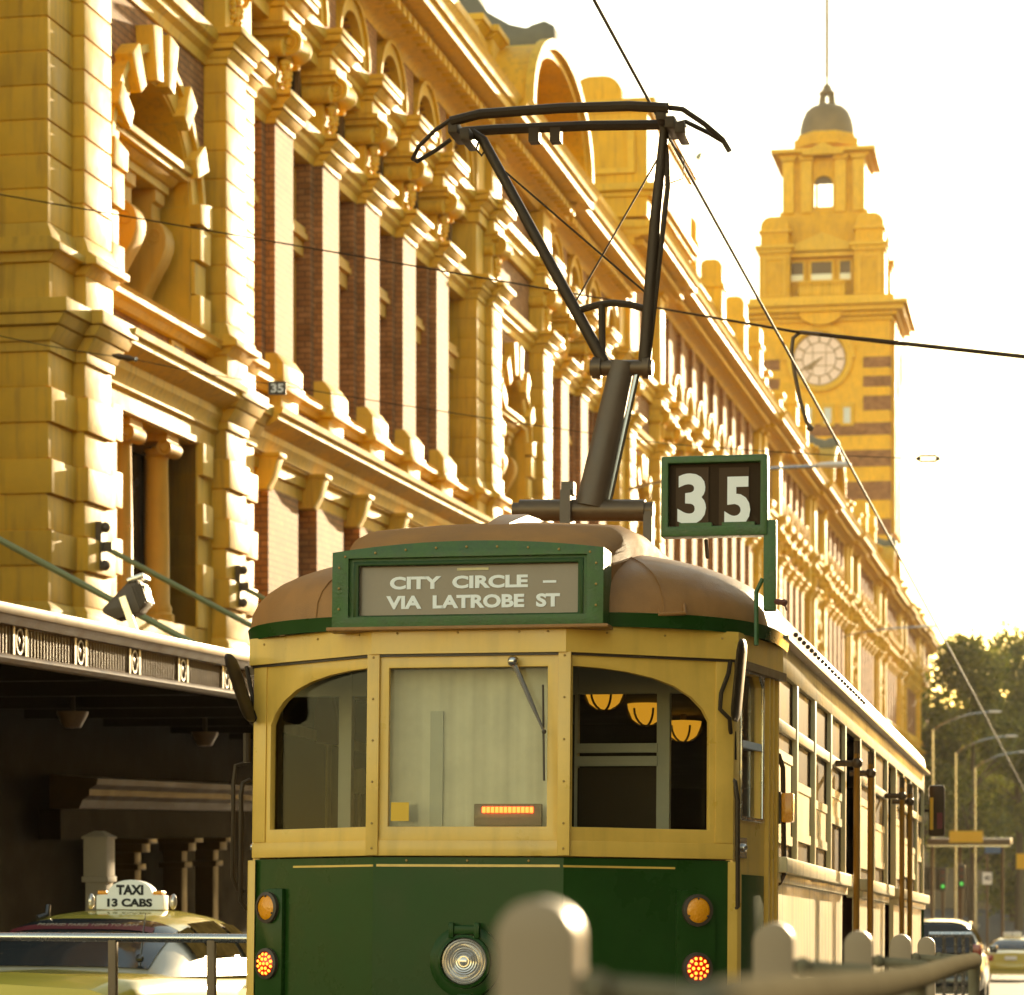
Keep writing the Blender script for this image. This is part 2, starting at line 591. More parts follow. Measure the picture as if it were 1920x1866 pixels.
# far side of the street, right of the frame: unseen masonry row, added and sized to block side skylight
row = bpy.data.objects.new("skylight_block_row", None)
COL.objects.link(row)
row["kind"] = "structure"
MB().box(13.5, 30, -45, 72, -6, 15).build("row_wall", "far_wall", row)
MB().box(13.0, 30.5, -45.5, 72.5, 15, 16).build("row_cornice", "far_wall", row)
rw = MB().box(13.38, 13.46, -.8, .8, 0, 2.4).mesh("row_window", "pane")
for k in range(26):
    for q in range(3):
        put(rw, "row_window", row, (0, -42 + k * 4.4, 2.5 + q * 4.3))

# ================================================================== STATION
station = thing("station_building", "long ochre and red brick railway station facade along the left of the street", "station", (0, 0, 0))
XC, XB, XP1, XP2 = -12.95, -12.15, -12.04, -11.90
Y0, Y1 = 16.0, 266.0
YSEC = 76.2
def lift(y):                                            # attic and cornice stand higher beyond the third pavilion
    return 0.0 if y < YSEC else 1.6
MB().box(-30, XC, Y0, YSEC, -13, 16.4).box(-30, XC, YSEC, Y1, -13, 18.0).build("wall", "brick", station)

def stack(rows, y=0.0, back=XC):
    b = MB()
    for (hw, xf, z0, z1) in rows:
        if isinstance(xf, tuple):
            b.prism([(back, z0), (xf[0], z0), (xf[1], z1), (back, z1)], y - hw, y + hw, 'y')
        else:
            b.box(back, xf, y - hw, y + hw, z0, z1)
    return b
def mould(name, m, prof, y0, y1, parent=station, dx=0, dz=0):
    return MB().prism([(x + dx, z + dz) for x, z in prof], y0, y1, 'y').build(name, m, parent, smooth=True, ang=30)

STRING = [(-12.9, 6.98), (-12.04, 6.98), (-12.02, 7.08), (-11.96, 7.16), (-11.95, 7.26), (-11.80, 7.32), (-11.66, 7.40), (-11.66, 7.47), (-11.60, 7.50), (-11.58, 7.58), (-12.9, 7.66)]
SILL = [(-12.9, 8.02), (-12.22, 8.02), (-12.16, 8.10), (-12.06, 8.13), (-12.06, 8.20), (-12.02, 8.24), (-12.9, 8.30)]
LINTEL = [(-12.9, 6.52), (-12.20, 6.52), (-12.20, 6.72), (-12.14, 6.74), (-12.14, 6.90), (-12.08, 6.94), (-12.08, 6.979), (-12.9, 6.979)]
BAND = [(-12.9, 12.28), (-12.30, 12.28), (-12.27, 12.40), (-12.18, 12.47), (-12.18, 12.56), (-12.10, 12.60), (-12.06, 12.72), (-12.9, 12.78)]
ENTAB = [(-12.9, 13.95), (-12.24, 13.95), (-12.24, 14.15), (-12.16, 14.20), (-12.16, 14.30), (-12.04, 14.36), (-12.02, 14.50), (-12.9, 14.53)]
CORN = [(-12.9, 15.62), (-12.16, 15.62), (-12.10, 15.70), (-12.02, 15.74), (-11.80, 15.76), (-11.80, 15.94), (-11.66, 15.96), (-11.62, 16.02), (-11.22, 16.03), (-11.22, 16.20), (-11.14, 16.22), (-11.10, 16.32), (-11.02, 16.40), (-12.9, 16.50)]

# ---- shared meshes of the brick bay
HW = 0.525
pier_me = MB().prism([(XC, -HW - .24), (-12.30, -HW - .24), (-12.30, -HW), (XB, -HW), (XB, HW), (-12.30, HW), (-12.30, HW + .24), (XC, HW + .24)], 8.3, 12.285, 'z').mesh("pier", "brick")
ped_me = stack([(.50, -12.06, 7.60, 8.00), (.50, (-12.06, -11.98), 8.00, 8.06), (.63, -11.93, 8.06, 8.14), (.60, -11.97, 8.14, 8.22), (.57, -12.0, 8.22, 8.50), (.56, (-12.0, -12.12), 8.50, 8.67)]).mesh("pedestal", "ochre_trim", bevel=0.015)
cap_me = stack([(.55, -12.12, 12.29, 12.38), (.57, (-12.10, -12.00), 12.38, 12.48), (.62, -11.98, 12.50, 12.58), (.63, (-11.96, -11.86), 12.58, 12.68), (.72, -11.84, 12.69, 12.77)]).mesh("pier_cap", "ochre_trim", bevel=0.012)
neck_me = stack([(.36, -12.2, 12.77, 13.5)]).mesh("neck", "ochre")
g = MB()
for sy in (-.2, .2):
    for k in range(6):
        g.ball((-12.13 + .03 * sin(k), sy * (1 - .05 * k) + .02 * cos(k * 2), 13.33 - k * .085), .055 - .003 * k, 7, 5)
g.ball((-12.13, 0, 13.36), .17, 10, 6, sc=(.6, 1.3, .45))
for k in range(5):
    g.ball((-12.12, .03 * (-1) ** k, 13.2 - k * .07), .07 - .008 * k, 7, 5)
garland_me = g.mesh("garland", "ochre_trim", smooth=True)
g = MB()
vol = [(.001, .30), (.05, .32), (.07, .29), (.10, .33), (.13, .30), (.17, .335), (.205, .31), (.21, .25), (.13, 0.0), (.21, -.25), (.205, -.31), (.17, -.335), (.13, -.30), (.10, -.33), (.07, -.29), (.05, -.32), (.001, -.30)]
g.lathe(vol, (-11.98, 0, 13.62), 18, 'y')
g.box(XC, -11.92, -.5, .5, 13.82, 13.90)
g.box(XC, -11.96, -.42, .42, 13.72, 13.82)
g.box(XC, -12.05, -.34, .34, 13.42, 13.74)
for sy in (-.44, .44):
    g.lathe([(.001, .16), (.04, .175), (.06, .15), (.10, .18), (.13, .16), (.135, 0), (.135, -.3)], (-12.2, sy, 13.5), 14, 'x')
capital_me = g.mesh("capital", "ochre_trim", smooth=True)
block_me = stack([(.52, -12.02, 13.90, 14.12), (.56, -11.97, 14.13, 14.22), (.60, (-11.95, -11.84), 14.22, 14.32), (.72, -11.78, 14.33, 14.43), (.74, -11.75, 14.44, 14.53)]).mesh("entablature_block", "ochre_trim", bevel=0.012)
strip_me = MB().box(XC, -12.16, -.36, .36, 14.53, 15.62).mesh("brick_strip", "brick")
strip_hi_me = MB().box(XC, -12.16, -.36, .36, 14.53, 17.22).mesh("brick_strip", "brick")
# windows of one bay opening (clear width 1.83)
def arch_pts(r, zc, zb, yc=0, n=14, a0=0, a1=pi):
    return [(yc + r * cos(a0 + (a1 - a0) * k / n), zc + r * sin(a0 + (a1 - a0) * k / n)) for k in range(n + 1)]
fnX = lambda u, v, d: (d, u, v)
OW = 0.70
frame_me = MB().plate([(-OW, 8.3), (OW, 8.3), (OW, 12.28), (-OW, 12.28)], [[(-OW + .1, 8.42), (-.05, 8.42), (-.05, 10.7), (-OW + .1, 10.7)], [(.05, 8.42), (OW - .1, 8.42), (OW - .1, 10.7), (.05, 10.7)], [(-OW + .1, 11.25), (OW - .1, 11.25), (OW - .1, 12.2), (-OW + .1, 12.2)]], -12.62, -12.55, fnX).box(-12.7, -12.42, -OW + .02, OW - .02, 10.72, 10.98).box(-12.7, -12.34, -OW - .02, OW + .02, 10.98, 11.08).box(-12.7, -12.38, -OW - .02, OW + .02, 11.08, 11.2).mesh("window", "ochre_orange")
pane_me = MB().box(-12.66, -12.64, -OW, OW, 8.3, 12.28).mesh("pane", "pane")
frame2_me = MB().plate([(-1, 12.78), (1, 12.78), (1, 13.95), (-1, 13.95)], [[(-.86, 12.9), (-.05, 12.9), (-.05, 13.85), (-.86, 13.85)], [(.05, 12.9), (.86, 12.9), (.86, 13.85), (.05, 13.85)]], -12.62, -12.55, fnX).mesh("window", "window_frame")
pane2_me = MB().box(-12.66, -12.64, -1, 1, 12.78, 13.95).mesh("pane", "pane")
AR, AZ = 0.78, 14.66
def ring(r0, r1, zc, x0, x1, yc=0, a0=0.0, a1=pi, n=16):
    o = [(yc + r1 * cos(a0 + (a1 - a0) * k / n), zc + r1 * sin(a0 + (a1 - a0) * k / n)) for k in range(n + 1)]
    i = [(yc + r0 * cos(a1 + (a0 - a1) * k / n), zc + r0 * sin(a1 + (a0 - a1) * k / n)) for k in range(n + 1)]
    return MB().prism(o + i, x0, x1, 'x')
archi_me = ring(AR, AR + .24, AZ, -12.5, -12.14).add(*(lambda b: (b.v, b.f))(ring(AR + .2, AR + .28, AZ, -12.4, -12.08))).mesh("arch_window", "ochre_trim", smooth=True, ang=30)
apane_me = MB().prism([(-AR, 14.53)] + [(-p[0], p[1]) for p in arch_pts(AR, AZ, 0)] + [(AR, 14.53)], -12.74, -12.70, 'x').mesh("pane", "pane")
lowpier_me = MB().box(XC, -12.16, -.86, .86, 3.2, 6.52).mesh("brick_pier", "brick")
frame3_me = MB().plate([(-.6, 3.4), (.6, 3.4), (.6, 6.52), (-.6, 6.52)], [[(-.5, 3.5), (-.04, 3.5), (-.04, 5.5), (-.5, 5.5)], [(.04, 3.5), (.5, 3.5), (.5, 5.5), (.04, 5.5)], [(-.5, 5.62), (.5, 5.62), (.5, 6.4), (-.5, 6.4)]], -12.72, -12.66, fnX).mesh("window", "window_frame")
pane3_me = MB().box(-12.78, -12.76, -.6, .6, 3.4, 6.52).mesh("pane", "pane")
kp = [(-12.3, 6.42), (-12.02, 6.42), (-12.0, 6.48), (-11.93, 6.60), (-11.87, 6.80), (-11.83, 6.93), (-11.83, 6.98), (-12.3, 6.98)]
key_me = MB().prism(kp, -.16, .16, 'y').box(-12.2, -11.8, -.2, .2, 6.91, 6.979).mesh("keystone", "ochre_trim", bevel=0.012)
dentil_me = MB().box(-11.98, -11.56, -.12, .12, 15.77, 15.935).mesh("dentil", "ochre_trim", bevel=0.01)

def window(fm, pm, y):
    f = put(fm, "window", station, (0, y, 0))
    put(pm, "pane", f)
    return f

def bay(ya, yb, piers, near):
    """brick bay with pilaster piers between two pavilions"""
    lf = lift((ya + yb) / 2)
    mould("string_course", "ochre_trim", STRING, ya, yb)
    mould("sill_course", "ochre_trim", SILL, ya, yb)
    mould("lintel_course", "ochre", LINTEL, ya, yb)
    mould("band_course", "ochre_trim", BAND, ya, yb)
    mould("entablature", "ochre_trim", ENTAB, ya, yb)
    mould("cornice", "ochre_trim", CORN, ya, yb, dz=lf)
    MB().box(XC, -12.28, ya, yb, 7.6, 8.1).build("apron_wall", "brick", station)
    edges = [ya] + list(piers) + [yb]
    cents = []
    for i in range(len(edges) - 1):
        a = edges[i] + (HW if i else 0)
        b = edges[i + 1] - (HW if i + 1 < len(edges) - 1 else 0)
        cents.append((a + b) / 2)
    outer = [(ya, 14.53), (yb, 14.53), (yb, 15.62 + lf), (ya, 15.62 + lf)]
    holes = [[(c + AR, 14.55)] + arch_pts(AR, AZ, 0, c) + [(c - AR, 14.55)] for c in cents if c + AR < yb - .1 and c - AR > ya + .1]
    MB().plate(outer, holes, -12.9, -12.3, fnX).build("attic_wall", "brick", station)
    for y in piers:
        p = put(pier_me, "pier", station, (0, y, 0))
        for nm, me in (("pedestal", ped_me), ("pier_cap", cap_me), ("neck", neck_me), ("garland", garland_me), ("capital", capital_me), ("entablature_block", block_me)):
            put(me, nm, p)
        put(strip_hi_me if lf else strip_me, "brick_strip", p)
        put(lowpier_me, "brick_pier", station, (0, y, 0))
    for c in cents:
        window(frame_me, pane_me, c)
        window(frame2_me, pane2_me, c)
        if c + AR < yb - .1 and c - AR > ya + .1:
            window(archi_me, apane_me, c)
        window(frame3_me, pane3_me, c)
        put(key_me, "keystone", station, (0, c, 0))
    # dentils
    n = int((yb - ya - .3) / .42)
    if near:
        for k in range(n):
            put(dentil_me, "dentil", station, (0, ya + .3 + k * .42, lf))
    else:
        b = MB()
        for k in range(n):
            y = ya + .3 + k * .42
            b.box(-11.98, -11.56, y - .12, y + .12, 15.77 + lf, 15.935 + lf)
        b.build("dentil_course", "ochre_trim", station, kind="stuff")
    # parapet
    MB().box(-12.5, -11.95, ya, yb, 16.5 + lf, 16.95 + lf).build("parapet_plinth", "ochre", station)
    MB().box(-12.42, -12.1, ya, yb, 16.95 + lf, 17.75 + lf).build("parapet_wall", "ochre", station)
    MB().box(-12.5, -11.98, ya, yb, 17.75 + lf, 17.95 + lf).build("parapet_rail", "ochre_trim", station, bevel=.03)

# ---- pavilion pieces
def blockmesh(wd, h, proud, base, m="ochre"):
    return MB().box(XC, base + proud, -wd / 2, wd / 2, 0, h).mesh("stone_block", m, bevel=0.018)
CH = 0.417
BK = {}
for key, wd, base in (("a", .86, XP1), ("b", 1.0, XP2)):
    BK[key, 0] = blockmesh(wd, CH - .022, 0, base)
    BK[key, 1] = blockmesh(wd + .03, .434 - .016, .055, base)
    BK[key, 2] = blockmesh(wd - .02, .434 - .016, 0.0, base)
def pil_core(wd, base, lf):
    b = MB()
    b.box(XC, base - .03, -wd / 2 + .02, wd / 2 - .02, 3.0, 12.3)
    return b
def pil_trim(wd, base, lf, rich):
    rows = [(wd / 2 + .04, base + .05, 3.62, 3.86), (wd / 2 + .01, (base + .05, base), 3.86, 3.95)]
    # string course breaking forward
    rows += [(wd / 2 + .02, base + .04, 6.98, 7.10), (wd / 2 + .06, (base + .05, base + .16), 7.10, 7.28), (wd / 2 + .13, (base + .18, base + .26), 7.29, 7.42), (wd / 2 + .17, base + .30, 7.43, 7.60)]
    rows += [(wd / 2, base + .02, 7.60, 8.06), (wd / 2 + .05, (base + .03, base + .12), 8.06, 8.18), (wd / 2 + .13, base + .20, 8.18, 8.27), (wd / 2 + .10, (base + .18, base + .06), 8.27, 8.36), (wd / 2 + .02, (base + .06, base), 8.36, 8.54)]
    # capital group
    rows += [(wd / 2 + .02, base + .03, 12.29, 12.38), (wd / 2 + .04, (base + .03, base + .12), 12.38, 12.48), (wd / 2 + .09, base + .14, 12.50, 12.58), (wd / 2 + .10, (base + .16, base + .26), 12.58, 12.68), (wd / 2 + .18, base + .29, 12.69, 12.78)]
    rows += [(wd / 2 - .06, base - .03, 12.78, 13.9)]
    rows += [(wd / 2, base + .05, 13.90, 14.12), (wd / 2 + .05, base + .10, 14.13, 14.22), (wd / 2 + .08, (base + .12, base + .24), 14.22, 14.32), (wd / 2 + .16, base + .29, 14.33, 14.43), (wd / 2 + .19, base + .32, 14.44, 14.53)]
    rows += [(wd / 2 - .04, base, 14.53, 15.62 + lf)]
    rows += [(wd / 2 + .03, base + .10, 15.62 + lf, 15.78 + lf), (wd / 2 + .05, (base + .12, base + .3), 15.78 + lf, 15.98 + lf), (wd / 2 + .12, base + .78, 16.0 + lf, 16.2 + lf), (wd / 2 + .16, (base + .8, base + .92), 16.2 + lf, 16.41 + lf), (wd / 2 + .02, base + .05, 16.46 + lf, 16.95 + lf)]
    rows += [(wd / 2 - .05, base, 16.95 + lf, 18.0 + lf), (wd / 2 + .04, (base, base + .12), 18.0 + lf, 18.12 + lf), (wd / 2 + .1, base + .16, 18.12 + lf, 18.26 + lf)]
    groups, cur, last = [], [], None
    for r_ in rows:
        if last is not None and r_[2] > last + .25:
            groups.append(cur)
            cur = []
        cur.append(r_)
        last = r_[3]
    groups.append(cur)
    return [stack(q) for q in groups]
TR = {}
for key, wd, base in (("a", .86, XP1), ("b", 1.0, XP2)):
    TR[key, "core"] = pil_core(wd, base, 0).mesh("pilaster", "ochre")
    for lf in (0.0, 1.6):
        TR[key, lf] = [q.mesh("pilaster_trim", "ochre_trim", bevel=0.012) for q in pil_trim(wd, base, lf, True)]
# scroll console inside the arch
sc_prof = [(-12.93, 8.30), (-12.50, 8.30), (-12.50, 8.42), (-12.58, 8.46), (-12.60, 8.56), (-12.57, 8.68), (-12.50, 8.82), (-12.41, 8.98), (-12.32, 9.14), (-12.26, 9.30), (-12.25, 9.44), (-12.29, 9.57), (-12.37, 9.66), (-12.46, 9.70), (-12.46, 9.92), (-12.40, 9.95), (-12.40, 10.12), (-12.93, 10.12)]
scroll_me = MB().prism(sc_prof, -.2, .2, 'y').mesh("scroll_bracket", "ochre_orange", bevel=0.012)
g = MB()
g.tube([(-12.42 + (.02 + .0048 * a) * cos(a * pi / 8 + .8), -.203, 9.44 + (.02 + .0048 * a) * sin(a * pi / 8 + .8)) for a in range(26)], .013, 5)
volute_me = g.mesh("volute", "ochre_orange", smooth=True)
ledge_me = stack([(1.35, -12.36, 10.12, 10.24), (1.42, (-12.33, -12.22), 10.24, 10.33), (1.55, -12.12, 10.34, 10.42), (1.60, -12.06, 10.43, 10.52)], back=-12.93).mesh("ledge", "ochre_trim", bevel=0.01)
column_me = MB().lathe([(.24, 4.05), (.24, 4.16), (.20, 4.2), (.21, 4.26), (.175, 4.32), (.17, 5.2), (.15, 6.32), (.17, 6.36), (.15, 6.4), (.19, 6.46)], (-12.38, 0, 0), 20).box(-12.62, -12.15, -.25, .25, 6.56, 6.66).lathe([(.001, .24), (.05, .25), (.07, .22), (.11, .25), (.11, -.25), (.07, -.22), (.05, -.25), (.001, -.24)], (-12.2, 0, 6.47), 14, 'y').mesh("column", "ochre_orange", smooth=True)
vous = []
ARC_Y, ARC_Z, RI, RO = 0.0, 9.78, 1.62, 1.98
archivolt_me = ring(RI, RO, ARC_Z, -12.62, -12.13, 0, 0, pi, 28).mesh("archivolt", "ochre_trim", smooth=True, ang=30)
archi_bead_me = ring(RO - .04, RO + .07, ARC_Z, -12.5, -12.06, 0, 0, pi, 28).mesh("archivolt_bead", "ochre_trim", smooth=True, ang=30)
for deg, wd, r1_ in ((90 - 9, 10, 2.3), (90 + 9, 10, 2.3), (90 - 36, 10, 2.14), (90 + 36, 10, 2.14), (90 - 62, 10, 2.12), (90 + 62, 10, 2.12), (5, 10, 2.12), (175, 10, 2.12)):
    a0, a1 = radians(deg - wd / 2), radians(deg + wd / 2)
    vous.append(ring(RI - .05, r1_, ARC_Z, -12.62, -11.99, 0, a0, a1, 3).mesh("voussoir", "ochre_trim", bevel=0.015))
NV = len(vous)
lining_me = MB().prism([(RI + .004, 8.3)] + arch_pts(RI + .004, ARC_Z, 0, 0, 20) + [(-RI - .004, 8.3), (-RI + .05, 8.3)] + list(reversed(arch_pts(RI - .05, ARC_Z, 0, 0, 20))) + [(RI - .05, 8.3)], -12.93, -12.16, 'x').mesh("arch_lining", "ochre", smooth=True, ang=30)
jamb_me = [MB().box(-12.7, -12.04 if q else -12.12, -.25, .25, 0, .46).mesh("jamb_block", "ochre_trim", bevel=0.015) for q in (0, 1)]

def pavilion(y0, near, blocks, pediment=None, name_seed=0):
    lf = lift(y0 + 1)
    pils = [("a", y0 + .43), ("b", y0 + 1.40), ("b", y0 + 7.36), ("a", y0 + 8.33)]
    yc = y0 + 4.38
    L = y0 + 1.9
    R = y0 + 6.86
    joined = MB()
    for key, y in pils:
        p = put(TR[key, "core"], "pilaster", station, (0, y, 0))
        for q, nm in zip(TR[key, lf], ("pilaster_base", "pilaster_belt", "pilaster_head")):
            put(q, nm, p)
        for k in range(7):
            q = BK[key, 1 if k % 2 else 2]
            if blocks:
                put(q, "stone_block", p, (0, 0, 3.955 + k * .434))
            else:
                wd, bs = (.86, XP1) if key == "a" else (1.0, XP2)
                joined.box(XC, bs + (.055 if k % 2 else 0), y - wd / 2, y + wd / 2, 3.955 + k * .434, 3.955 + k * .434 + .415)
        for k in range(9):
            if blocks:
                put(BK[key, 0], "stone_block", p, (0, 0, 8.545 + k * CH))
            else:
                wd, bs = (.86, XP1) if key == "a" else (1.0, XP2)
                joined.box(XC, bs, y - wd / 2, y + wd / 2, 8.545 + k * CH, 8.545 + k * CH + .393)
        if key == "b":
            put(garland_me, "garland", p, (.22, 0, 0))
            put(capital_me, "capital", p, (.16, 0, 0))
    if joined.v:
        joined.build("stone_courses", "ochre", station, kind="stuff")
    # lower wall with window and two columns
    MB().plate([(L, 3.0), (R, 3.0), (R, 6.98), (L, 6.98)], [[(L + .75, 4.05), (R - .75, 4.05), (R - .75, 6.66), (L + .75, 6.66)]], XC, -12.12, fnX).build("lower_wall", "ochre", station)
    for s_ in (-1, 1):
        put(column_me, "column", station, (0, yc + s_ * .78, 0))
        for k in range(6):
            put(jamb_me[k % 2], "jamb_block", station, (0.03, yc + s_ * 1.98, 4.06 + k * .434))
    f = MB().plate([(L + .75, 4.05), (R - .75, 4.05), (R - .75, 6.66), (L + .75, 6.66)], [[(L + .9, 4.2), (yc - .85, 4.2), (yc - .85, 6.5), (L + .9, 6.5)], [(yc - .7, 4.2), (yc + .7, 4.2), (yc + .7, 6.5), (yc - .7, 6.5)], [(yc + .85, 4.2), (R - .9, 4.2), (R - .9, 6.5), (yc + .85, 6.5)]], -12.84, -12.78, fnX).build("window", "window_frame", station)
    MB().box(-12.9, -12.87, L + .75, R - .75, 4.05, 6.66).build("pane", "pane", f)
    mould("string_course", "ochre_trim", STRING, L, R, dx=.02)
    mould("frieze", "ochre", [(-12.9, 6.68), (-12.06, 6.68), (-12.06, 6.90), (-12.0, 6.95), (-12.0, 6.979), (-12.9, 6.979)], L, R)
    MB().box(XC, -12.2, L, R, 7.6, 8.1).build("apron_wall", "brick", station)
    vb = MB().box(-12.25, -12.16, yc + .75, yc + 1.35, 7.68, 8.0).build("vent", "ochre_trim", station)
    MB().box(-12.2, -12.15, yc + .88, yc + 1.22, 7.75, 7.94).build("grille", "dark_frame", vb)
    mould("sill_course", "ochre_trim", SILL, L, R, dx=.12)
    # arched upper wall
    hole = [(yc + RI, 8.3)] + arch_pts(RI, ARC_Z, 0, yc, 20) + [(yc - RI, 8.3)]
    MB().plate([(L, 8.28), (R, 8.28), (R, 15.62 + lf), (L, 15.62 + lf)], [[(p[0], max(p[1], 8.285)) for p in hole]], XC, -12.24, fnX).build("arched_wall", "brick", station)
    put(lining_me, "arch_lining", station, (0, yc, 0))
    av = put(archivolt_me, "archivolt", station, (0, yc, 0))
    put(archi_bead_me, "archivolt_bead", av)
    for k in range(NV):
        put(vous[k], "voussoir", station, (0, yc, 0))
    for s_ in (-1, 1):
        for k in range(3):
            put(jamb_me[(k + 1) % 2], "jamb_block", station, (0.02, yc + s_ * 1.88, 8.32 + k * .48))
        sc = put(scroll_me, "scroll_bracket", station, (0, yc + .35 + s_ * .62, 0))
        put(volute_me, "volute", sc)
    put(ledge_me, "ledge", station, (0, yc - .1, 0))
    f = MB().plate([(p[0], p[1]) for p in [(yc + RI, 8.3)] + arch_pts(RI, ARC_Z, 0, yc, 20) + [(yc - RI, 8.3)]], [[(yc - 1.4, 8.5), (yc - .95, 8.5), (yc - .95, 10.1), (yc - 1.4, 10.1)], [(yc - .5, 8.5), (yc + .35, 8.5), (yc + .35, 10.1), (yc - .5, 10.1)], [(yc + .85, 8.5), (yc + 1.4, 8.5), (yc + 1.4, 10.1), (yc + .85, 10.1)]], -12.93, -12.9, fnX).build("window", "window_frame", station)
    MB().box(-12.945, -12.935, yc - RI, yc + RI, 8.3, 11.35).build("pane", "pane", f)
    # upper bands between the pilasters
    mould("band_course", "ochre_trim", BAND, L, R, dx=.1)
    mould("entablature", "ochre_trim", ENTAB, L, R, dx=.12)
    mould("cornice", "ochre_trim", CORN, y0 - .1, y0 + 8.86, dx=.16, dz=lf)
    n = int(8.6 / .42)
    b = MB()
    for k in range(n):
        if near:
            put(dentil_me, "dentil", station, (.16, y0 + .2 + k * .42, lf))
        else:
            b.box(-11.82, -11.4, y0 + .1 + k * .42, y0 + .34 + k * .42, 15.77 + lf, 15.935 + lf)
    if b.v:
        b.build("dentil_course", "ochre_trim", station, kind="stuff")
    MB().box(-12.6, -12.0, y0, y0 + 8.76, 16.5 + lf, 17.9 + lf).build("parapet_wall", "ochre", station)
    if pediment == "vault":
        a0_, n_ = 0, 22
        def ell(rx, rz, k):
            a = pi * k / n_
            return (yc + rx * cos(a), 16.5 + lf + rz * sin(a))
        o_ = [ell(3.75, 2.05, k) for k in range(n_ + 1)]
        i_ = [ell(3.4, 1.75, n_ - k) for k in range(n_ + 1)]
        v_ = MB().prism(o_ + i_, -15.2, -11.05, 'x').build("arched_pediment", "ochre", station, smooth=True, ang=30)
        o2 = [ell(3.86, 2.15, k) for k in range(n_ + 1)]
        i2 = [ell(3.62, 1.93, n_ - k) for k in range(n_ + 1)]
        MB().prism(o2 + i2, -11.12, -10.92, 'x').build("pediment_moulding", "ochre_trim", v_, smooth=True, ang=30)
        MB().prism([ell(3.4, 1.75, k) for k in range(n_ + 1)], -13.2, -13.0, 'x').build("tympanum", "ochre", v_)
        i3 = [ell(3.0, 1.45, n_ - k) for k in range(n_ + 1)]
        MB().prism([ell(3.38, 1.73, k) for k in range(n_ + 1)] + i3, -13.02, -12.2, 'x').build("inner_arch", "ochre_trim", v_, smooth=True, ang=30)
        c_ = MB().lathe([(2.6, 18.2 + lf), (2.6, 18.7 + lf), (2.35, 19.4 + lf), (1.8, 20.2 + lf), (1.0, 20.75 + lf), (.25, 21.0 + lf), (.2, 21.6 + lf), (.001, 21.8 + lf)], (-15.6, yc + 2.2, -.6), 24).build("copper_dome", "copper", v_, smooth=True)
        cr = [(-15.6, 19.0 + lf), (-13.2, 19.0 + lf), (-12.1, 19.08 + lf), (-11.2, 19.22 + lf), (-10.98, 19.34 + lf), (-11.0, 19.62 + lf), (-11.22, 19.74 + lf), (-11.5, 19.66 + lf), (-11.62, 19.6 + lf), (-12.0, 19.7 + lf), (-12.5, 20.0 + lf), (-12.85, 20.5 + lf), (-13.0, 21.1 + lf), (-13.3, 21.6 + lf), (-15.6, 21.9 + lf)]
        MB().prism([(x, z - .72) for x, z in cr], yc - 1.1, yc + .5, 'y').build("copper_crest", "slate", v_, bevel=.05)
    elif pediment == "attic":
        MB().box(-16.0, -11.25, y0 - .2, y0 + 8.9, 16.5 + lf, 19.6 + lf).build("attic_block", "ochre", station)
        stack([(4.75, -11.0, 17.2 + lf, 17.4 + lf), (4.62, -11.12, 17.05 + lf, 17.2 + lf)], y0 + 4.35, back=-16.1).build("attic_moulding", "ochre_trim", station, bevel=.03)
        stack([(4.6, -11.15, 19.4 + lf, 19.55 + lf), (4.72, -11.02, 19.56 + lf, 19.75 + lf)], y0 + 4.35, back=-16.1).build("attic_cornice", "ochre_trim", station, bevel=.03)
        MB().plate([(-15.2, 17.7 + lf), (-11.6, 17.7 + lf), (-11.6, 19.2 + lf), (-15.2, 19.2 + lf)], [[(-15.0, 17.85 + lf), (-11.8, 17.85 + lf), (-11.8, 19.05 + lf), (-15.0, 19.05 + lf)]], y0 - .28, y0 - .2, lambda u, v, d: (u, d, v)).build("attic_panel", "ochre_trim", station)
        for yy in (y0 + .5, y0 + 8.0):
            MB().prism(round_top(-13.4, -12.0, 19.75 + lf, 20.5 + lf), yy - .5, yy + .5, 'y').build("round_merlon", "ochre", station, bevel=.03)

def round_top(x0, x1, z0, z1, n=8):
    r = (x1 - x0) / 2 * .75
    pts = [(x0, z0), (x1, z0)]
    for k in range(n + 1):
        a = pi / 2 * k / n
        pts.append((x1 - r + r * cos(a), z1 - r + r * sin(a)))
    for k in range(n + 1):
        a = pi / 2 + pi / 2 * k / n
        pts.append((x0 + r + r * cos(a), z1 - r + r * sin(a)))
    return pts

PAVS = [(31.85, True, True, None), (57.0, True, True, "vault"), (76.3, False, True, "attic"), (112.6, False, True, None), (136.0, False, False, "vault"), (160.0, False, False, None), (186.0, False, False, "vault"), (212.0, False, False, None), (240.0, False, False, None)]
for i, (y0, near, blocks, ped) in enumerate(PAVS):
    pavilion(y0, near, blocks, ped, i)
    if i + 1 < len(PAVS):
        a, b = y0 + 8.76, PAVS[i + 1][0]
        if i == 0:
            ps = [42.65 + 2.885 * k for k in range(5)]
        else:
            n = int((b - a - .6) / 2.885)
            st = a + (b - a - (n - 1) * 2.885) / 2
            ps = [st + 2.885 * k for k in range(n)]
        bay(a, b, ps, i < 2)
bay(248.76, 265.9, [248.76 + 2.8 * (k + .8) for k in range(5)], False)
# round-topped merlons along the higher parapet
merl_me = MB().prism(round_top(-12.55, -11.75, 18.0, 21.0), -.55, .55, 'y').box(-12.62, -11.68, -.62, .62, 20.0, 20.16).mesh("round_merlon", "ochre", bevel=0.03)
for y in (91, 98, 105, 110.5, 126, 131, 148, 154, 172, 180, 199, 206):
    put(merl_me, "round_merlon", station, (0, y, 0.2))

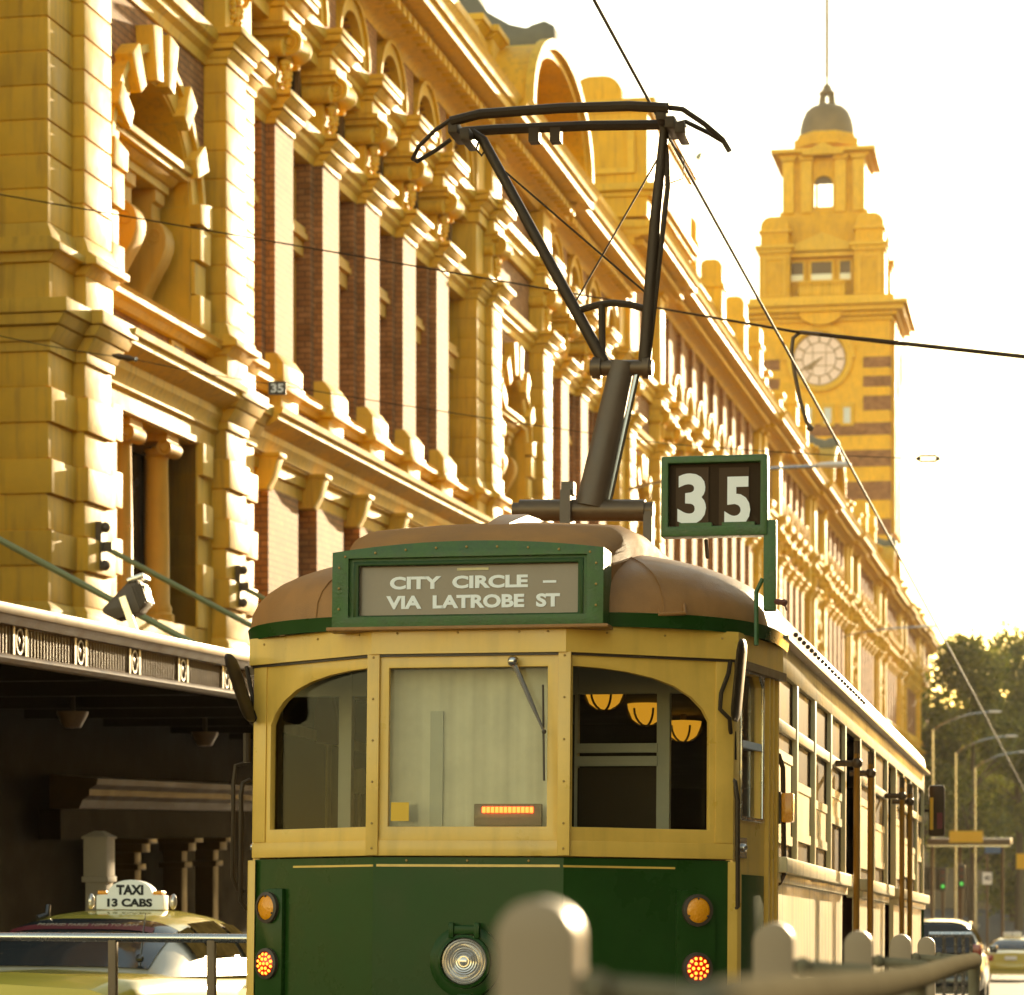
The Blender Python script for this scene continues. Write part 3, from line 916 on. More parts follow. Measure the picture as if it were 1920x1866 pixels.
# ---- street canopy
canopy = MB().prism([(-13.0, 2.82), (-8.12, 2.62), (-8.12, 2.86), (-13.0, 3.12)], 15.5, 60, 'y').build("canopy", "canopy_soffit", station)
MB().box(-8.13, -7.92, 15.5, 60, 2.86, 2.95).build("gutter", "canopy_metal", canopy, bevel=.02)
MB().prism([(-8.12, 2.80), (-8.0, 2.80), (-7.97, 2.84), (-7.95, 2.86), (-8.12, 2.86)], 15.5, 60, 'y').build("fascia_cornice", "canopy_metal", canopy)
MB().prism([(-8.12, 2.50), (-8.0, 2.50), (-7.96, 2.53), (-8.0, 2.57), (-8.12, 2.57)], 15.5, 60, 'y').build("fascia_lip", "canopy_metal", canopy, bevel=.008)
MS = 1.38
ribs = MB()
ribs.box(-8.10, -8.07, -.53, .53, 2.57, 2.80)
for k in range(15):
    y = -.49 + k * .07
    ribs.tube([(-8.07, y, 2.575), (-8.07, y, 2.795)], .022, 6)
ribs_me = ribs.mesh("fascia_panel", "canopy_metal", smooth=True)
md = MB()
md.box(-8.10, -8.04, -.15, -.11, 2.57, 2.80).box(-8.10, -8.04, .11, .15, 2.57, 2.80).box(-8.1, -8.07, -.12, .12, 2.57, 2.8)
md.tube([(-8.055, .075 * cos(a * pi / 10), 2.685 + .095 * sin(a * pi / 10)) for a in range(20)], .016, 6, closed=True)
md.ball((-8.07, 0, 2.685), .05, 10, 6, sc=(.5, .8, 1.2))
med_me = md.mesh("medallion", "canopy_metal", smooth=True)
ym = Yat(36, -8.05)
for k in range(-3, 22):
    put(med_me, "medallion", canopy, (0, ym + k * MS, 0))
    put(ribs_me, "fascia_panel", canopy, (0, ym + (k + .5) * MS, 0))
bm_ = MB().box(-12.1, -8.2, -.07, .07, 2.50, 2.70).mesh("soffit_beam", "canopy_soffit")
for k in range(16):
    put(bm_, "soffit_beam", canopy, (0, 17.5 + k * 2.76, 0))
rod_me = MB().tube([(-11.85, 0, 4.75), (-8.5, 0.0, 2.98)], .035, 8).mesh("tie_rod", "rod_green", smooth=True)
brk_me = MB().box(-11.9, -11.82, -.1, .1, 4.45, 5.05).ball((-11.8, -.02, 4.98), .07, 8, 6).ball((-11.8, -.02, 4.5), .07, 8, 6).box(-11.9, -11.7, -.05, .05, 4.68, 4.8).mesh("rod_bracket", "grey_paint", smooth=True)
for y in (27.2, 33.25, 39.25, 45):
    r_ = put(rod_me, "tie_rod", canopy, (0, y, 0))
    put(brk_me, "rod_bracket", r_)
pipe = MB().tube([(-10.9, 18, 3.2), (-10.9, 59, 3.2)], .05, 8).tube([(-10.9, 18, 3.36), (-10.9, 59, 3.36)], .035, 8)
pipe.build("roof_pipe", "canopy_metal", canopy, smooth=True)
# under the canopy: arcade wall with ledge, columns and down-lights
MB().box(-14.5, -12.9, 16, 60, -4, 2.84).build("shop_wall", "shaded_wall", station)
mould("ledge", "shaded_ochre", [(-12.94, 1.45), (-12.5, 1.45), (-12.45, 1.56), (-12.36, 1.62), (-12.36, 1.70), (-12.26, 1.76), (-12.24, 1.84), (-12.94, 1.9)], 34.2, 42)
mould("ledge_fascia", "shaded_wall", [(-12.94, 1.05), (-12.6, 1.05), (-12.6, 1.44), (-12.94, 1.44)], 33.8, 42)
shopcol = MB().box(-12.7, -12.42, -.13, .13, -3.2, .62).box(-12.75, -12.36, -.18, .18, .62, .70).box(-12.7, -12.42, -.13, .13, .70, .86).box(-12.74, -12.3, -.18, .18, .86, .98).box(-12.78, -12.2, -.2, .2, .98, 1.05).mesh("shop_column", "shaded_ochre", bevel=.01)
for px in (248, 336, 395):
    put(shopcol, "shop_column", station, (0, Yat(px, -12.5), 0))
lampd = MB().lathe([(.17, .02), (.165, -.01), (.09, -.15), (.001, -.16)], (0, 0, 0), 16).mesh("canopy_lamp", "canopy_metal", smooth=True)
for px, py, X in ((136, 1338, -10.4), (384, 1376, -10.6)):
    p = onX(px, py, X)
    l_ = put(lampd, "canopy_lamp", canopy, tuple(p))
    MB().tube([(p.x, p.y, p.z), (p.x, p.y, 2.75)], .03, 6).build("lamp_stem", "black_metal", canopy)

# ================================================================== CLOCK TOWER
TY = 205.0
tc = onY(1540, 900, TY)
tower = thing("clock_tower", "tall ochre clock tower with banded brick shaft, domed top and flagpole", "clock tower", (tc.x, TY, 0))
TD = (tc - EYE).dot(Vector((-S_, C_, 0)))
K_ = TD / FPX                                          # metres per photo pixel at the tower
zt = lambda py: CZ + (HYP - py) * K_
H5 = 128 * K_                                          # half width of the shaft
DEP = 2 * H5
def tbox(b, hw, py0, py1, ext=0.0):
    return b.box(-hw - ext, hw + ext, -ext, DEP + ext, zt(py0), zt(py1)) if hw == H5 else b.box(-hw, hw, H5 - hw, H5 + hw, zt(py0), zt(py1))
MB().box(-H5, H5, 0, DEP, -12, zt(560)).build("shaft", "ochre", tower)
bands = [(1000, 975), (945, 918), (890, 862), (828, 803), (772, 748), (722, 700), (692, 672)]
for i, (p0, p1) in enumerate([(1085, 1060), (1045, 1018), (1005, 975), (940, 905), (877, 846), (818, 795)]):
    MB().box(-H5 - .05, H5 + .05, -.05, DEP + .05, zt(p0), zt(p1)).build("brick_band", "brick_far", tower)
for (p0, p1) in ((772, 745), (728, 708), (692, 672)):
    for sx in (-1, 1):
        a, b_ = sorted((sx * 78 * K_, sx * (H5 + .05)))
        MB().box(a, b_, -.05, DEP + .05, zt(p0), zt(p1)).build("brick_band", "brick_far", tower)
# three slit windows above the bands
for px in (1515, 1552, 1588):
    x = (px - 1540) * K_
    f = MB().plate([(x - .5, zt(800)), (x + .5, zt(800)), (x + .5, zt(757)), (x - .5, zt(757))], [[(x - .26, zt(795)), (x + .26, zt(795)), (x + .26, zt(765)), (x - .26, zt(765))]], -.14, -.02, lambda u, v, d: (u, d, v)).build("window", "ochre_trim", tower)
    MB().box(x - .26, x + .26, -.06, -.03, zt(795), zt(765)).build("pane", "grey_post", f)
# clock faces
def clock(root_rot, px0=1536.5, py0=674):
    cx_, cz_ = (px0 - 1540) * K_, zt(py0)
    R_ = 49 * K_
    f = MB().lathe([(R_ * 1.25, .0), (R_ * 1.25, -.25), (R_ * 1.1, -.32), (R_ * 1.02, -.2), (R_ * 1.0, -.05)], (cx_, 0, cz_), 48, 'y').build("clock_surround", "ochre_trim", tower, smooth=True)
    d = MB().lathe([(R_ * 1.0, -.06), (R_ * .62, -.07)], (cx_, 0, cz_), 48, 'y').build("dial_ring", "clock_face", f)
    MB().lathe([(R_ * .64, -.065), (.001, -.07)], (cx_, 0, cz_), 48, 'y').build("dial", "clock_pale", f)
    for k in range(12):
        M = Matrix.Translation((cx_, -.1, cz_)) @ Matrix.Rotation(pi / 6 * k, 4, 'Y')
        MB().box(-.055, .055, -.02, .02, R_ * .66, R_ * .93, M).build("hour_mark", "clock_bar", f)
    b = MB()
    for k in range(60):
        M = Matrix.Translation((cx_, -.09, cz_)) @ Matrix.Rotation(pi / 30 * k, 4, 'Y')
        b.box(-.018, .018, -.015, .015, R_ * .93, R_ * .99, M)
    for r_ in (.64, .99):
        b.tube([(cx_ + R_ * r_ * cos(a * pi / 24), -.09, cz_ + R_ * r_ * sin(a * pi / 24)) for a in range(48)], .035, 5, closed=True)
    b.build("minute_track", "clock_bar", f, kind="stuff")
    for t in (-.25, .25):
        h = sqrt(.64 ** 2 - t * t) * R_
        MB().box(cx_ + t * R_ - .025, cx_ + t * R_ + .025, -.1, -.07, cz_ - h, cz_ + h).build("glazing_bar", "clock_bar", f)
        MB().box(cx_ - h, cx_ + h, -.11, -.075, cz_ + t * R_ - .025, cz_ + t * R_ + .025).build("glazing_bar", "clock_bar", f)
    M = Matrix.Translation((cx_, -.18, cz_)) @ Matrix.Rotation(radians(240), 4, 'Y')
    MB().prism([(-.05, -.3), (.05, -.3), (.07, R_ * .5), (0, R_ * .88), (-.07, R_ * .5)], -.02, .02, 'y', M).build("minute_hand", "clock_bar", f)
    M = Matrix.Translation((cx_, -.15, cz_)) @ Matrix.Rotation(radians(230), 4, 'Y')
    MB().prism([(-.07, 0), (.07, 0), (.1, R_ * .35), (.2, R_ * .45), (0, R_ * .62), (-.2, R_ * .45), (-.1, R_ * .35)], -.02, .02, 'y', M).build("hour_hand", "clock_bar", f)
clock(0)
b = MB()
for q in range(25):                                     # arch moulding over the dial
    pass
MB().plate([(x_, z_) for x_, z_ in [(66 * K_ * cos(pi * k / 20), zt(674) + 66 * K_ * sin(pi * k / 20)) for k in range(21)] + [(60 * K_ * cos(pi - pi * k / 20), zt(674) + 60 * K_ * sin(pi - pi * k / 20)) for k in range(21)]], [], -.35, 0, lambda u, v, d: (u - 3.5 * K_, d, v)).build("dial_arch", "ochre_trim", tower, smooth=True, ang=30)
# street side: pilaster strips, brackets and a second dial rim in profile
for k in range(4):
    MB().box(H5, H5 + .35, DEP * (k + .3) / 4, DEP * (k + .62) / 4, zt(1000), zt(600)).build("side_pilaster", "ochre", tower)
s_ = MB().lathe([(2.4, 0), (2.4, .45), (1.9, .5), (1.85, .2)], (H5, DEP / 2, zt(674)), 36, 'x').build("side_dial_rim", "ochre_trim", tower, smooth=True)
# big cornice
cz0 = 600
rows = [(H5 + .2, 604, 596), (H5 + .55, 596, 588), (H5 + 1.0, 588, 578), (H5 + 1.35, 578, 570), (H5 + .3, 570, 556)]
b = MB()
for hw, p0, p1 in rows:
    e = hw - H5
    b.box(-hw, hw, -e, DEP + e, zt(p0), zt(p1) - .01)
b.build("cornice", "ochre_trim", tower, bevel=.06)
# curved swell over the dial
MB().prism([(40 * K_ * cos(pi + pi * k / 14), zt(588) + 24 * K_ * sin(pi + pi * k / 14)) for k in range(15)], -.75, 0, 'y').build("swell", "ochre", tower, smooth=True)
# second stage
H4 = 118 * K_
MB().box(-H4 + 1.3, H4 - 1.3, 1.5, DEP - 1.5, zt(560), zt(395)).build("upper_stage", "ochre", tower)
pw = 58 * K_
for sx in (-1, 1):
    for sy in (0, 1):
        x0 = -H4 if sx < 0 else H4 - pw
        y0_ = .3 if sy == 0 else DEP - .3 - pw
        t_ = MB().box(x0, x0 + pw, y0_, y0_ + pw, zt(560), zt(455)).build("corner_turret", "ochre", tower, bevel=.05)
        MB().box(x0 - .3, x0 + pw + .3, y0_ - .3, y0_ + pw + .3, zt(462), zt(455)).box(x0 - .15, x0 + pw + .15, y0_ - .15, y0_ + pw + .15, zt(470), zt(462)).build("turret_cornice", "ochre_trim", t_, bevel=.04)
        MB().prism(round_top(x0 + .1, x0 + pw - .1, zt(455), zt(400)), y0_ + .1, y0_ + pw - .1, 'y').build("turret_cap", "ochre", t_, bevel=.06)
        MB().box(x0 - .05, x0 + pw + .05, y0_ - .05, y0_ + pw + .05, zt(430), zt(426)).build("cap_band", "ochre_trim", t_)
        MB().plate([(x0 + .3, zt(552)), (x0 + pw - .3, zt(552)), (x0 + pw - .3, zt(478)), (x0 + .3, zt(478))], [[(x0 + .5, zt(549)), (x0 + pw - .5, zt(549)), (x0 + pw - .5, zt(482)), (x0 + .5, zt(482))]], y0_ - .1, y0_, lambda u, v, d: (u, d, v)).build("turret_panel", "ochre_trim", t_)
MB().prism([(-70 * K_, zt(466)), (70 * K_, zt(466)), (70 * K_, zt(460)), (0, zt(432)), (-70 * K_, zt(460))], .7, 1.6, 'y').build("pediment", "ochre_trim", tower, bevel=.05)
MB().box(-72 * K_, 72 * K_, .9, 1.55, zt(476), zt(468)).build("stage_band", "ochre_trim", tower)
for (pa, pb) in ((1480, 1503), (1518, 1557), (1572, 1592)):
    xa, xb = (pa - 1540) * K_, (pb - 1540) * K_
    f = MB().plate([(xa - .15, zt(522)), (xb + .15, zt(522)), (xb + .15, zt(480)), (xa - .15, zt(480))], [[(xa, zt(519)), (xb, zt(519)), (xb, zt(484)), (xa, zt(484))]], 1.3, 1.5, lambda u, v, d: (u, d, v)).build("window", "ochre_trim", tower)
    MB().box(xa, xb, 1.42, 1.48, zt(519), zt(484)).build("pane", "steel_dark", f)
    MB().box(xa, xb, 1.36, 1.41, zt(519), zt(507)).build("lower_pane", "clock_pale", f)
bal = MB().lathe([(.16, 0), (.1, .15), (.2, .5), (.08, .9), (.16, 1.1)], (0, 0, 0), 10).mesh("baluster", "ochre_trim", smooth=True)
rl = MB().box(-44 * K_, 44 * K_, .35, .75, zt(527), zt(523)).build("balustrade_rail", "ochre_trim", tower)
for k in range(13):
    put(bal, "baluster", tower, (-40 * K_ + k * 80 * K_ / 12, .55, zt(527) - 1.1))
MB().box(-46 * K_, 46 * K_, .2, 1.0, zt(560), zt(527) - 1.1).build("balcony", "ochre_trim", tower, bevel=.05)
zt0 = zt
zt = lambda py: CZ + (HYP - py) * K_ * (1 + 2.0 / TD)
# belfry with arched openings right through
HB = 78 * K_
fz = lambda u, v, d: (u, d, v)
ow = 17 * K_
hole = [(ow, zt(388)), (ow, zt(345))] + [(ow * cos(pi * k / 10), zt(345) + ow * .9 * sin(pi * k / 10)) for k in range(1, 10)] + [(-ow, zt(345)), (-ow, zt(388))]
for yy, up_ in ((H5 - HB, 0.0), (H5 + HB - .8, 1.5)):
    MB().plate([(-HB, zt(400)), (HB, zt(400)), (HB, zt(287)), (-HB, zt(287))], [[(u * (1.25 if up_ else 1), v if v < zt(380) else v + up_) for u, v in hole]], yy, yy + .8, fz).build("belfry_wall", "ochre", tower)
sh = [(H5 + u, v) for u, v in hole]
for xx in (-HB, HB - .8):
    MB().plate([(H5 - HB + .8, zt(400)), (H5 + HB - .8, zt(400)), (H5 + HB - .8, zt(287)), (H5 - HB + .8, zt(287))], [[(H5 + (u - H5) * .8, v) for u, v in sh]], xx, xx + .8, fnX).build("belfry_wall", "ochre", tower)
for sx in (-1, 1):
    for px in (32, 66):
        x = sx * px * K_
        c_ = MB().box(x - .42, x + .42, H5 - HB - .35, H5 - HB, zt(400), zt(302)).build("belfry_column", "ochre_trim", tower, bevel=.08)
        MB().box(x - .55, x + .55, H5 - HB - .5, H5 - HB, zt(302), zt(294)).build("column_cap", "ochre_trim", c_, bevel=.05)
MB().lathe([(ow, zt(345)), (ow * .99, zt(338))], (0, 0, 0), 8)
lou = MB().prism([(ow * cos(pi * k / 10), zt(345) + ow * .9 * sin(pi * k / 10)) for k in range(11)], H5 - HB + .2, H5 - HB + .3, 'y').build("louvre", "steel_dark", tower)
MB().box(-HB * 1.06, HB * 1.06, H5 - HB * 1.06, H5 + HB * 1.06, zt(408), zt(396)).build("belfry_base", "ochre", tower, bevel=.06)
MB().prism([(-40 * K_, zt(295)), (40 * K_, zt(295)), (38 * K_, zt(289)), (0, zt(272)), (-38 * K_, zt(289))], H5 - HB - .9, H5 - HB + .5, 'y').build("belfry_pediment", "ochre_trim", tower, bevel=.04)
MB().box(-HB - .3, HB + .3, H5 - HB - .3, H5 + HB + .3, zt(295), zt(289)).box(-HB - .8, HB + .8, H5 - HB - .8, H5 + HB + .8, zt(289), zt(281)).build("belfry_cornice", "ochre_trim", tower, bevel=.05)
zt = lambda py: CZ + (HYP - py) * K_ * (1 + H5 / TD)
M8 = Matrix.Translation((0, H5, 0)) @ Matrix.Rotation(pi / 8, 4, 'Z')
MB().lathe([(66 * K_, zt(283)), (66 * K_, zt(268)), (60 * K_, zt(266)), (57 * K_, zt(258))], (0, 0, 0), 8, 'z', M8).build("drum", "ochre", tower)
dm = MB().lathe([(53 * K_, zt(262)), (52 * K_, zt(245)), (48 * K_, zt(228)), (41 * K_, zt(212)), (31 * K_, zt(203)), (22 * K_, zt(200)), (17 * K_, zt(198))], (0, H5, 0), 32).build("dome", "dome_brown", tower, smooth=True)
for k in range(6):
    a = pi / 3 * k
    MB().tube([(14 * K_ * cos(a), H5 + 14 * K_ * sin(a), zt(200)), (11 * K_ * cos(a), H5 + 11 * K_ * sin(a), zt(178))], .13, 6).build("lantern_post", "dome_brown", dm)
MB().lathe([(15 * K_, zt(178)), (16 * K_, zt(175)), (10 * K_, zt(170)), (7 * K_, zt(162)), (2 * K_, zt(157)), (3 * K_, zt(152)), (1.2 * K_, zt(146)), (1.2 * K_, zt(140))], (0, H5, 0), 16).build("lantern_roof", "dome_brown", dm, smooth=True)
MB().tube([(0, H5, zt(146)), (0, H5, zt(-120))], .13, 8).build("flagpole", "dome_brown", dm)

# ================================================================== TRAM
D_T = 13.2
_lat = (870 - CXP) / FPX * D_T
TO = Vector((_lat * C_ - D_T * S_, _lat * S_ + D_T * C_, 0))
TO.z = gz(TO.y)
MTR = Matrix.Translation(TO) @ Matrix.Rotation(-radians(.9), 4, 'Z') @ Matrix.Rotation(-radians(2.42), 4, 'X')
MTI = MTR.inverted()
tram = thing("tram", "vintage green and yellow tram with pantograph raised, route 35 City Circle, seen from behind", "tram")
tram.matrix_world = MTR
tram.rotation_mode = 'XYZ'
def tl(px, py, yl):                                     # photo pixel on the tram-space plane y = yl
    o = MTI @ EYE
    d = MTI.to_3x3() @ ray(px, py)
    return o + d * ((yl - o.y) / d.y)
def tlx(px, py, xl):
    o = MTI @ EYE
    d = MTI.to_3x3() @ ray(px, py)
    return o + d * ((xl - o.x) / d.x)
TW, TLEN = 1.345, 14.2
P = [(-TW, 1.2), (-1.215, .46), (-.47, 0.0), (.47, 0.0), (1.215, .46), (TW, 1.2)]
def facet(A, B):
    A, B = Vector((A[0], A[1])), Vector((B[0], B[1]))
    d = (B - A)
    L = d.length
    d = d / L
    n = Vector((d.y, -d.x))
    return L, (lambda u, v, q: (A.x + d.x * u + n.x * q, A.y + d.y * u + n.y * q, v))
Z_B, Z_S, Z_T, Z_L = 0.38, 1.643, 2.62, 2.75
Lc, fC = facet(P[2], P[3])
Ls, fL = facet(P[1], P[2])
_, fR = facet(P[3], P[4])
Ld, fDR = facet(P[4], P[5])
_, fDL = facet(P[0], P[1])
# --- rear window frames
cw = [(.075, 1.785), (.855, 1.785), (.855, 2.55), (.075, 2.55)]
fr_c = MB().plate([(0, Z_S), (Lc, Z_S), (Lc, Z_T), (0, Z_T)], [cw], -.035, 0, fC).build("rear_window_frame", "cream", tram, bevel=.004)
def sw(mirror):
    pts = [(.125, 1.785), (.835, 1.785), (.835, 2.553)]
    arc = [(.70, 2.548), (.56, 2.535), (.42, 2.51), (.31, 2.475), (.22, 2.425), (.16, 2.37), (.125, 2.31)]
    pts += arc
    return [(Ls - u, v) for u, v in reversed(pts)] if mirror else pts
fr_l = MB().plate([(0, Z_S), (Ls, Z_S), (Ls, Z_T), (0, Z_T)], [sw(False)], -.035, 0, fL).build("rear_window_frame", "cream", tram, bevel=.004)
fr_r = MB().plate([(0, Z_S), (Ls, Z_S), (Ls, Z_T), (0, Z_T)], [sw(True)], -.035, 0, fR).build("rear_window_frame", "cream", tram, bevel=.004)
for fr_, fn_, a, b_ in ((fr_c, fC, .06, .87), (fr_l, fL, .1, .85), (fr_r, fR, Ls - .85, Ls - .1)):
    MB().plate([(a, 1.77), (b_, 1.77), (b_, 2.57), (a, 2.57)], [], -.05, -.044, fn_).build("glass", "tram_glass", fr_)
# applied battens: sill rails and stiles give the joinery its edges
for fn_, L_, fr_ in ((fC, Lc, fr_c), (fL, Ls, fr_l), (fR, Ls, fr_r)):
    MB().plate([(0.0, Z_S + .002), (L_, Z_S + .002), (L_, Z_S + .075), (0.0, Z_S + .075)], [], .002, .008, fn_).build("sill_rail", "cream", fr_, bevel=.002)
def stile(fn_, u0, u1, fr_, z0=Z_S + .08, z1=Z_T):
    MB().plate([(u0, z0), (u1, z0), (u1, z1), (u0, z1)], [], .001, .007, fn_).build("stile", "cream", fr_, bevel=.002)
stile(fL, 0, .095, fr_l)
stile(fR, Ls - .095, Ls, fr_r)
# posts over the facet joints, with screws
scr = MB().ball((0, 0, 0), .0062, 7, 4, sc=(1, .5, 1)).mesh("screw", "cream_screw", smooth=True)
for px_ in (-.47, .47):
    p_ = MB().prism([(px_ - .032, -.004), (px_ + .032, -.004), (px_ + .03, -.018), (px_ - .03, -.018)], Z_S + .004, Z_T, 'z').build("window_post", "cream", tram, bevel=.003)
    for z in (1.68, 1.80, 2.0, 2.2, 2.4, 2.6):
        put(scr, "screw", p_, (px_, -.02, z))
# --- letterboard round the end and along both sides
def offset_path(path, q):
    out = []
    n = len(path)
    for i, p in enumerate(path):
        a = Vector(path[max(i - 1, 0)])
        b_ = Vector(path[min(i + 1, n - 1)])
        ns = []
        for s0, s1 in ((i - 1, i), (i, i + 1)):
            if s0 >= 0 and s1 < n:
                d = (Vector(path[s1]) - Vector(path[s0])).normalized()
                ns.append(Vector((d.y, -d.x)))
        nn = sum(ns, Vector((0, 0))) / len(ns)
        nn = nn / max(nn.length_squared, .3)
        out.append((p[0] + nn.x * q, p[1] + nn.y * q))
    return out
def wrap(path, z0, z1, q0, q1):
    o_, i_ = offset_path(path, q1), offset_path(path, q0)
    b = MB()
    n = len(path)
    vs = [(x, y, z0) for x, y in o_] + [(x, y, z1) for x, y in o_] + [(x, y, z0) for x, y in i_] + [(x, y, z1) for x, y in i_]
    fs = []
    for i in range(n - 1):
        fs += [(i, i + 1, n + i + 1, n + i), (2 * n + i, 3 * n + i, 3 * n + i + 1, 2 * n + i + 1), (n + i, n + i + 1, 3 * n + i + 1, 3 * n + i), (i, 2 * n + i, 2 * n + i + 1, i + 1)]
    fs += [(0, n, 3 * n, 2 * n), (n - 1, 3 * n - 1, 4 * n - 1, 2 * n - 1)]
    return b.add(vs, fs)
lb = wrap(P, Z_T - .004, Z_L, -.01, .028).build("letterboard", "cream", tram)
for fn_, us in ((fL, (.1, .5, .8)), (fC, (.12, .42, .72, .86)), (fR, (.2, .5, .8))):
    for u in us:
        put(scr, "screw", lb, tuple(Vector(fn_(u, Z_L - .035, .03))))
drip = wrap(P, Z_T - .016, Z_T - .005, 0, .012).build("drip_edge", "dark_frame", lb)
# --- green lower panels
gp = MB()
for fn_, L_ in ((fL, Ls), (fC, Lc), (fR, Ls)):
    pass
low = wrap(P[1:5], Z_B, Z_S - .006, -.03, -.008).build("lower_panel", "tram_green", tram)
wrap(P[1:5], Z_B + .005, 0.55, -.006, .03).build("apron_rail", "tram_green", low, bevel=.01)
MB().plate([(0.02, 1.592), (Lc - .02, 1.592), (Lc - .02, 1.604), (0.02, 1.604)], [], -.007, -.003, fC).build("pinstripe", "cream", low)
for fn_ in (fL, fR):
    MB().plate([(0.3 if fn_ is fL else 0.0, 1.592), (Ls if fn_ is fL else Ls - .3, 1.592), (Ls if fn_ is fL else Ls - .3, 1.602), (0.3 if fn_ is fL else 0.0, 1.602)], [], -.007, -.0035, fn_).build("pinstripe", "cream", low)
for x in (-.46 + .46, .3, -.3):
    put(scr, "screw", low, (x, -.001, 1.622))
for sx in (-1, 1):
    MB().prism([(sx * 1.195, .435), (sx * 1.24, .46), (sx * 1.255, .50), (sx * 1.205, .50)], Z_B, Z_S - .01, 'z').build("corner_post", "cream", tram, bevel=.004)
# --- cab side (tapered) panels with a window and a green inset
for fn_, nm, rev in ((fDR, "cab_door", False), (fDL, "cab_door", True)):
    U = (lambda u: Ld - u) if rev else (lambda u: u)
    wd = sorted([U(.12), U(.46)])
    hole = [(wd[0], 1.86), (wd[1], 1.86), (wd[1], 2.52), (wd[1] - .05, 2.57), (wd[0] + .05, 2.57), (wd[0], 2.52)]
    d_ = MB().plate([(0, Z_B), (Ld, Z_B), (Ld, Z_T), (0, Z_T)], [hole], -.035, 0, fn_).build(nm, "cream", tram)
    MB().plate([(wd[0] - .02, 1.84), (wd[1] + .02, 1.84), (wd[1] + .02, 2.6), (wd[0] - .02, 2.6)], [], -.03, -.026, fn_).build("glass", "tram_glass", d_)
    MB().plate([(wd[0] - .02, 1.84), (wd[1] + .03, 1.84), (wd[1] + .03, 2.59), (wd[0] - .02, 2.59)], [hole], 0, .012, fn_).build("window_trim", "stainless", d_, bevel=.003)
    MB().plate([(wd[0], 2.2), (wd[1], 2.2), (wd[1], 2.235), (wd[0], 2.235)], [], -.02, .006, fn_).build("window_bar", "grey_post", d_)
    gi = sorted([U(.1), U(.5)])
    MB().plate([(gi[0], .5), (gi[1], .5), (gi[1], 1.575), (gi[0], 1.575)], [], 0, .008, fn_).build("green_inset", "tram_green", d_, bevel=.004)
    for u in (.53, .60, .68):
        a_, b_ = sorted([U(u), U(u + .025)])
        MB().plate([(a_, Z_B), (b_, Z_B), (b_, Z_T), (a_, Z_T)], [], 0, .022, fn_).build("door_bead", "cream", d_)
    l0 = sorted([U(.06), U(.2)])
    lk = MB().plate([(l0[0], 1.655), (l0[1], 1.655), (l0[1], 1.755), (l0[0], 1.755)], [], 0, .01, fn_).build("lock_plate", "steel", d_)
    c_ = Vector(fn_(sum(l0) / 2, 1.705, .014))
    MB().ball(tuple(c_), .022, 10, 6).build("lock_knob", "steel", lk, smooth=True)
    gb = sorted([U(.06), U(.74)])
    MB().plate([(gb[0], 2.575), (gb[1], 2.575), (gb[1], 2.615), (gb[0], 2.615)], [], .002, .05, fn_).build("door_track", "steel_dark", d_)
# --- tail lights on green mounts
def lens(fn_, u, z, m, leds):
    c0 = fn_(u, z, 0)
    d = Vector(fn_(u, z, 1)) - Vector(c0)
    M = Matrix.Translation(c0) @ d.to_track_quat('Z', 'Y').to_matrix().to_4x4()
    r_ = .062
    o = MB().lathe([(r_ + .016, .0), (r_ + .016, .02), (r_, .024), (r_, .012)], (0, 0, 0), 28, 'z', M).build("tail_light", "dark_frame", tram, smooth=True)
    MB().lathe([(r_, .0), (r_, .016), (r_ * .8, .025), (.001, .029)], (0, 0, 0), 28, 'z', M).build("lens", m, o, smooth=True)
    if leds:
        for x_, y_ in [(0, 0)] + [(.026 * cos(pi / 3 * k), .026 * sin(pi / 3 * k)) for k in range(6)] + [(.048 * cos(pi / 6 * k + .26), .048 * sin(pi / 6 * k + .26)) for k in range(12)]:
            MB().ball((x_, y_, .0265 if abs(x_) + abs(y_) < .04 else .0225), .0088, 7, 4, M).build("diode", "led_core", o, smooth=True)
    else:
        for k in range(3):
            a = pi / 2 + 2 * pi / 3 * k
            MB().ball((r_ * .9 * cos(a), r_ * .9 * sin(a), .022), .006, 6, 4, M).build("screw", "dark_frame", o)
for fn_, u in ((fL, .145), (fR, Ls - .195)):
    z0, z1 = .9, 1.49
    mount = [(u - .1, z0), (u + .1, z0), (u + .1, z1 - .1)] + [(u + .1 * cos(pi / 2 * k / 6), z1 - .1 + .1 * sin(pi / 2 * k / 6)) for k in range(1, 7)] + [(u - .1, z1)]
    if fn_ is fL:
        mount = [(2 * u - a, b_) for a, b_ in reversed(mount)]
    MB().plate(mount, [], -.01, .018, fn_).build("light_mount", "tram_green", tram, bevel=.008)
    ff = lambda uu, v, q, fn_=fn_: fn_(uu, v, q + .018)
    lens(ff, u, 1.395, "amber", False)
    lens(ff, u, 1.115, "red_lens", True)
# --- headlamp
hl = MB().lathe([(.175, .0), (.175, -.02), (.16, -.03), (.13, -.03), (.128, -.055), (.115, -.06), (.112, -.03)], (-.0, 0, 1.14), 40, 'y').build("headlamp", "tram_green", tram, smooth=True)
prof = []
for k in range(10):
    r_ = .113 - k * .0115
    prof += [(r_, -.034 - .003 * k), (r_ - .005, -.044 - .002 * k)]
prof.append((.001, -.062))
MB().lathe(prof, (0, 0, 1.14), 40, 'y').build("lamp_lens", "lamp_glass", hl, smooth=True, ang=20)
MB().box(-.06, .06, -.055, -.02, 1.27, 1.31).box(-.075, -.05, -.065, -.02, 1.25, 1.325).box(.05, .075, -.065, -.02, 1.25, 1.325).build("lamp_hinge", "tram_green", hl, bevel=.006)
MB().box(-.03, .03, -.05, -.02, .93, .985).build("lamp_catch", "tram_green", hl, bevel=.006)
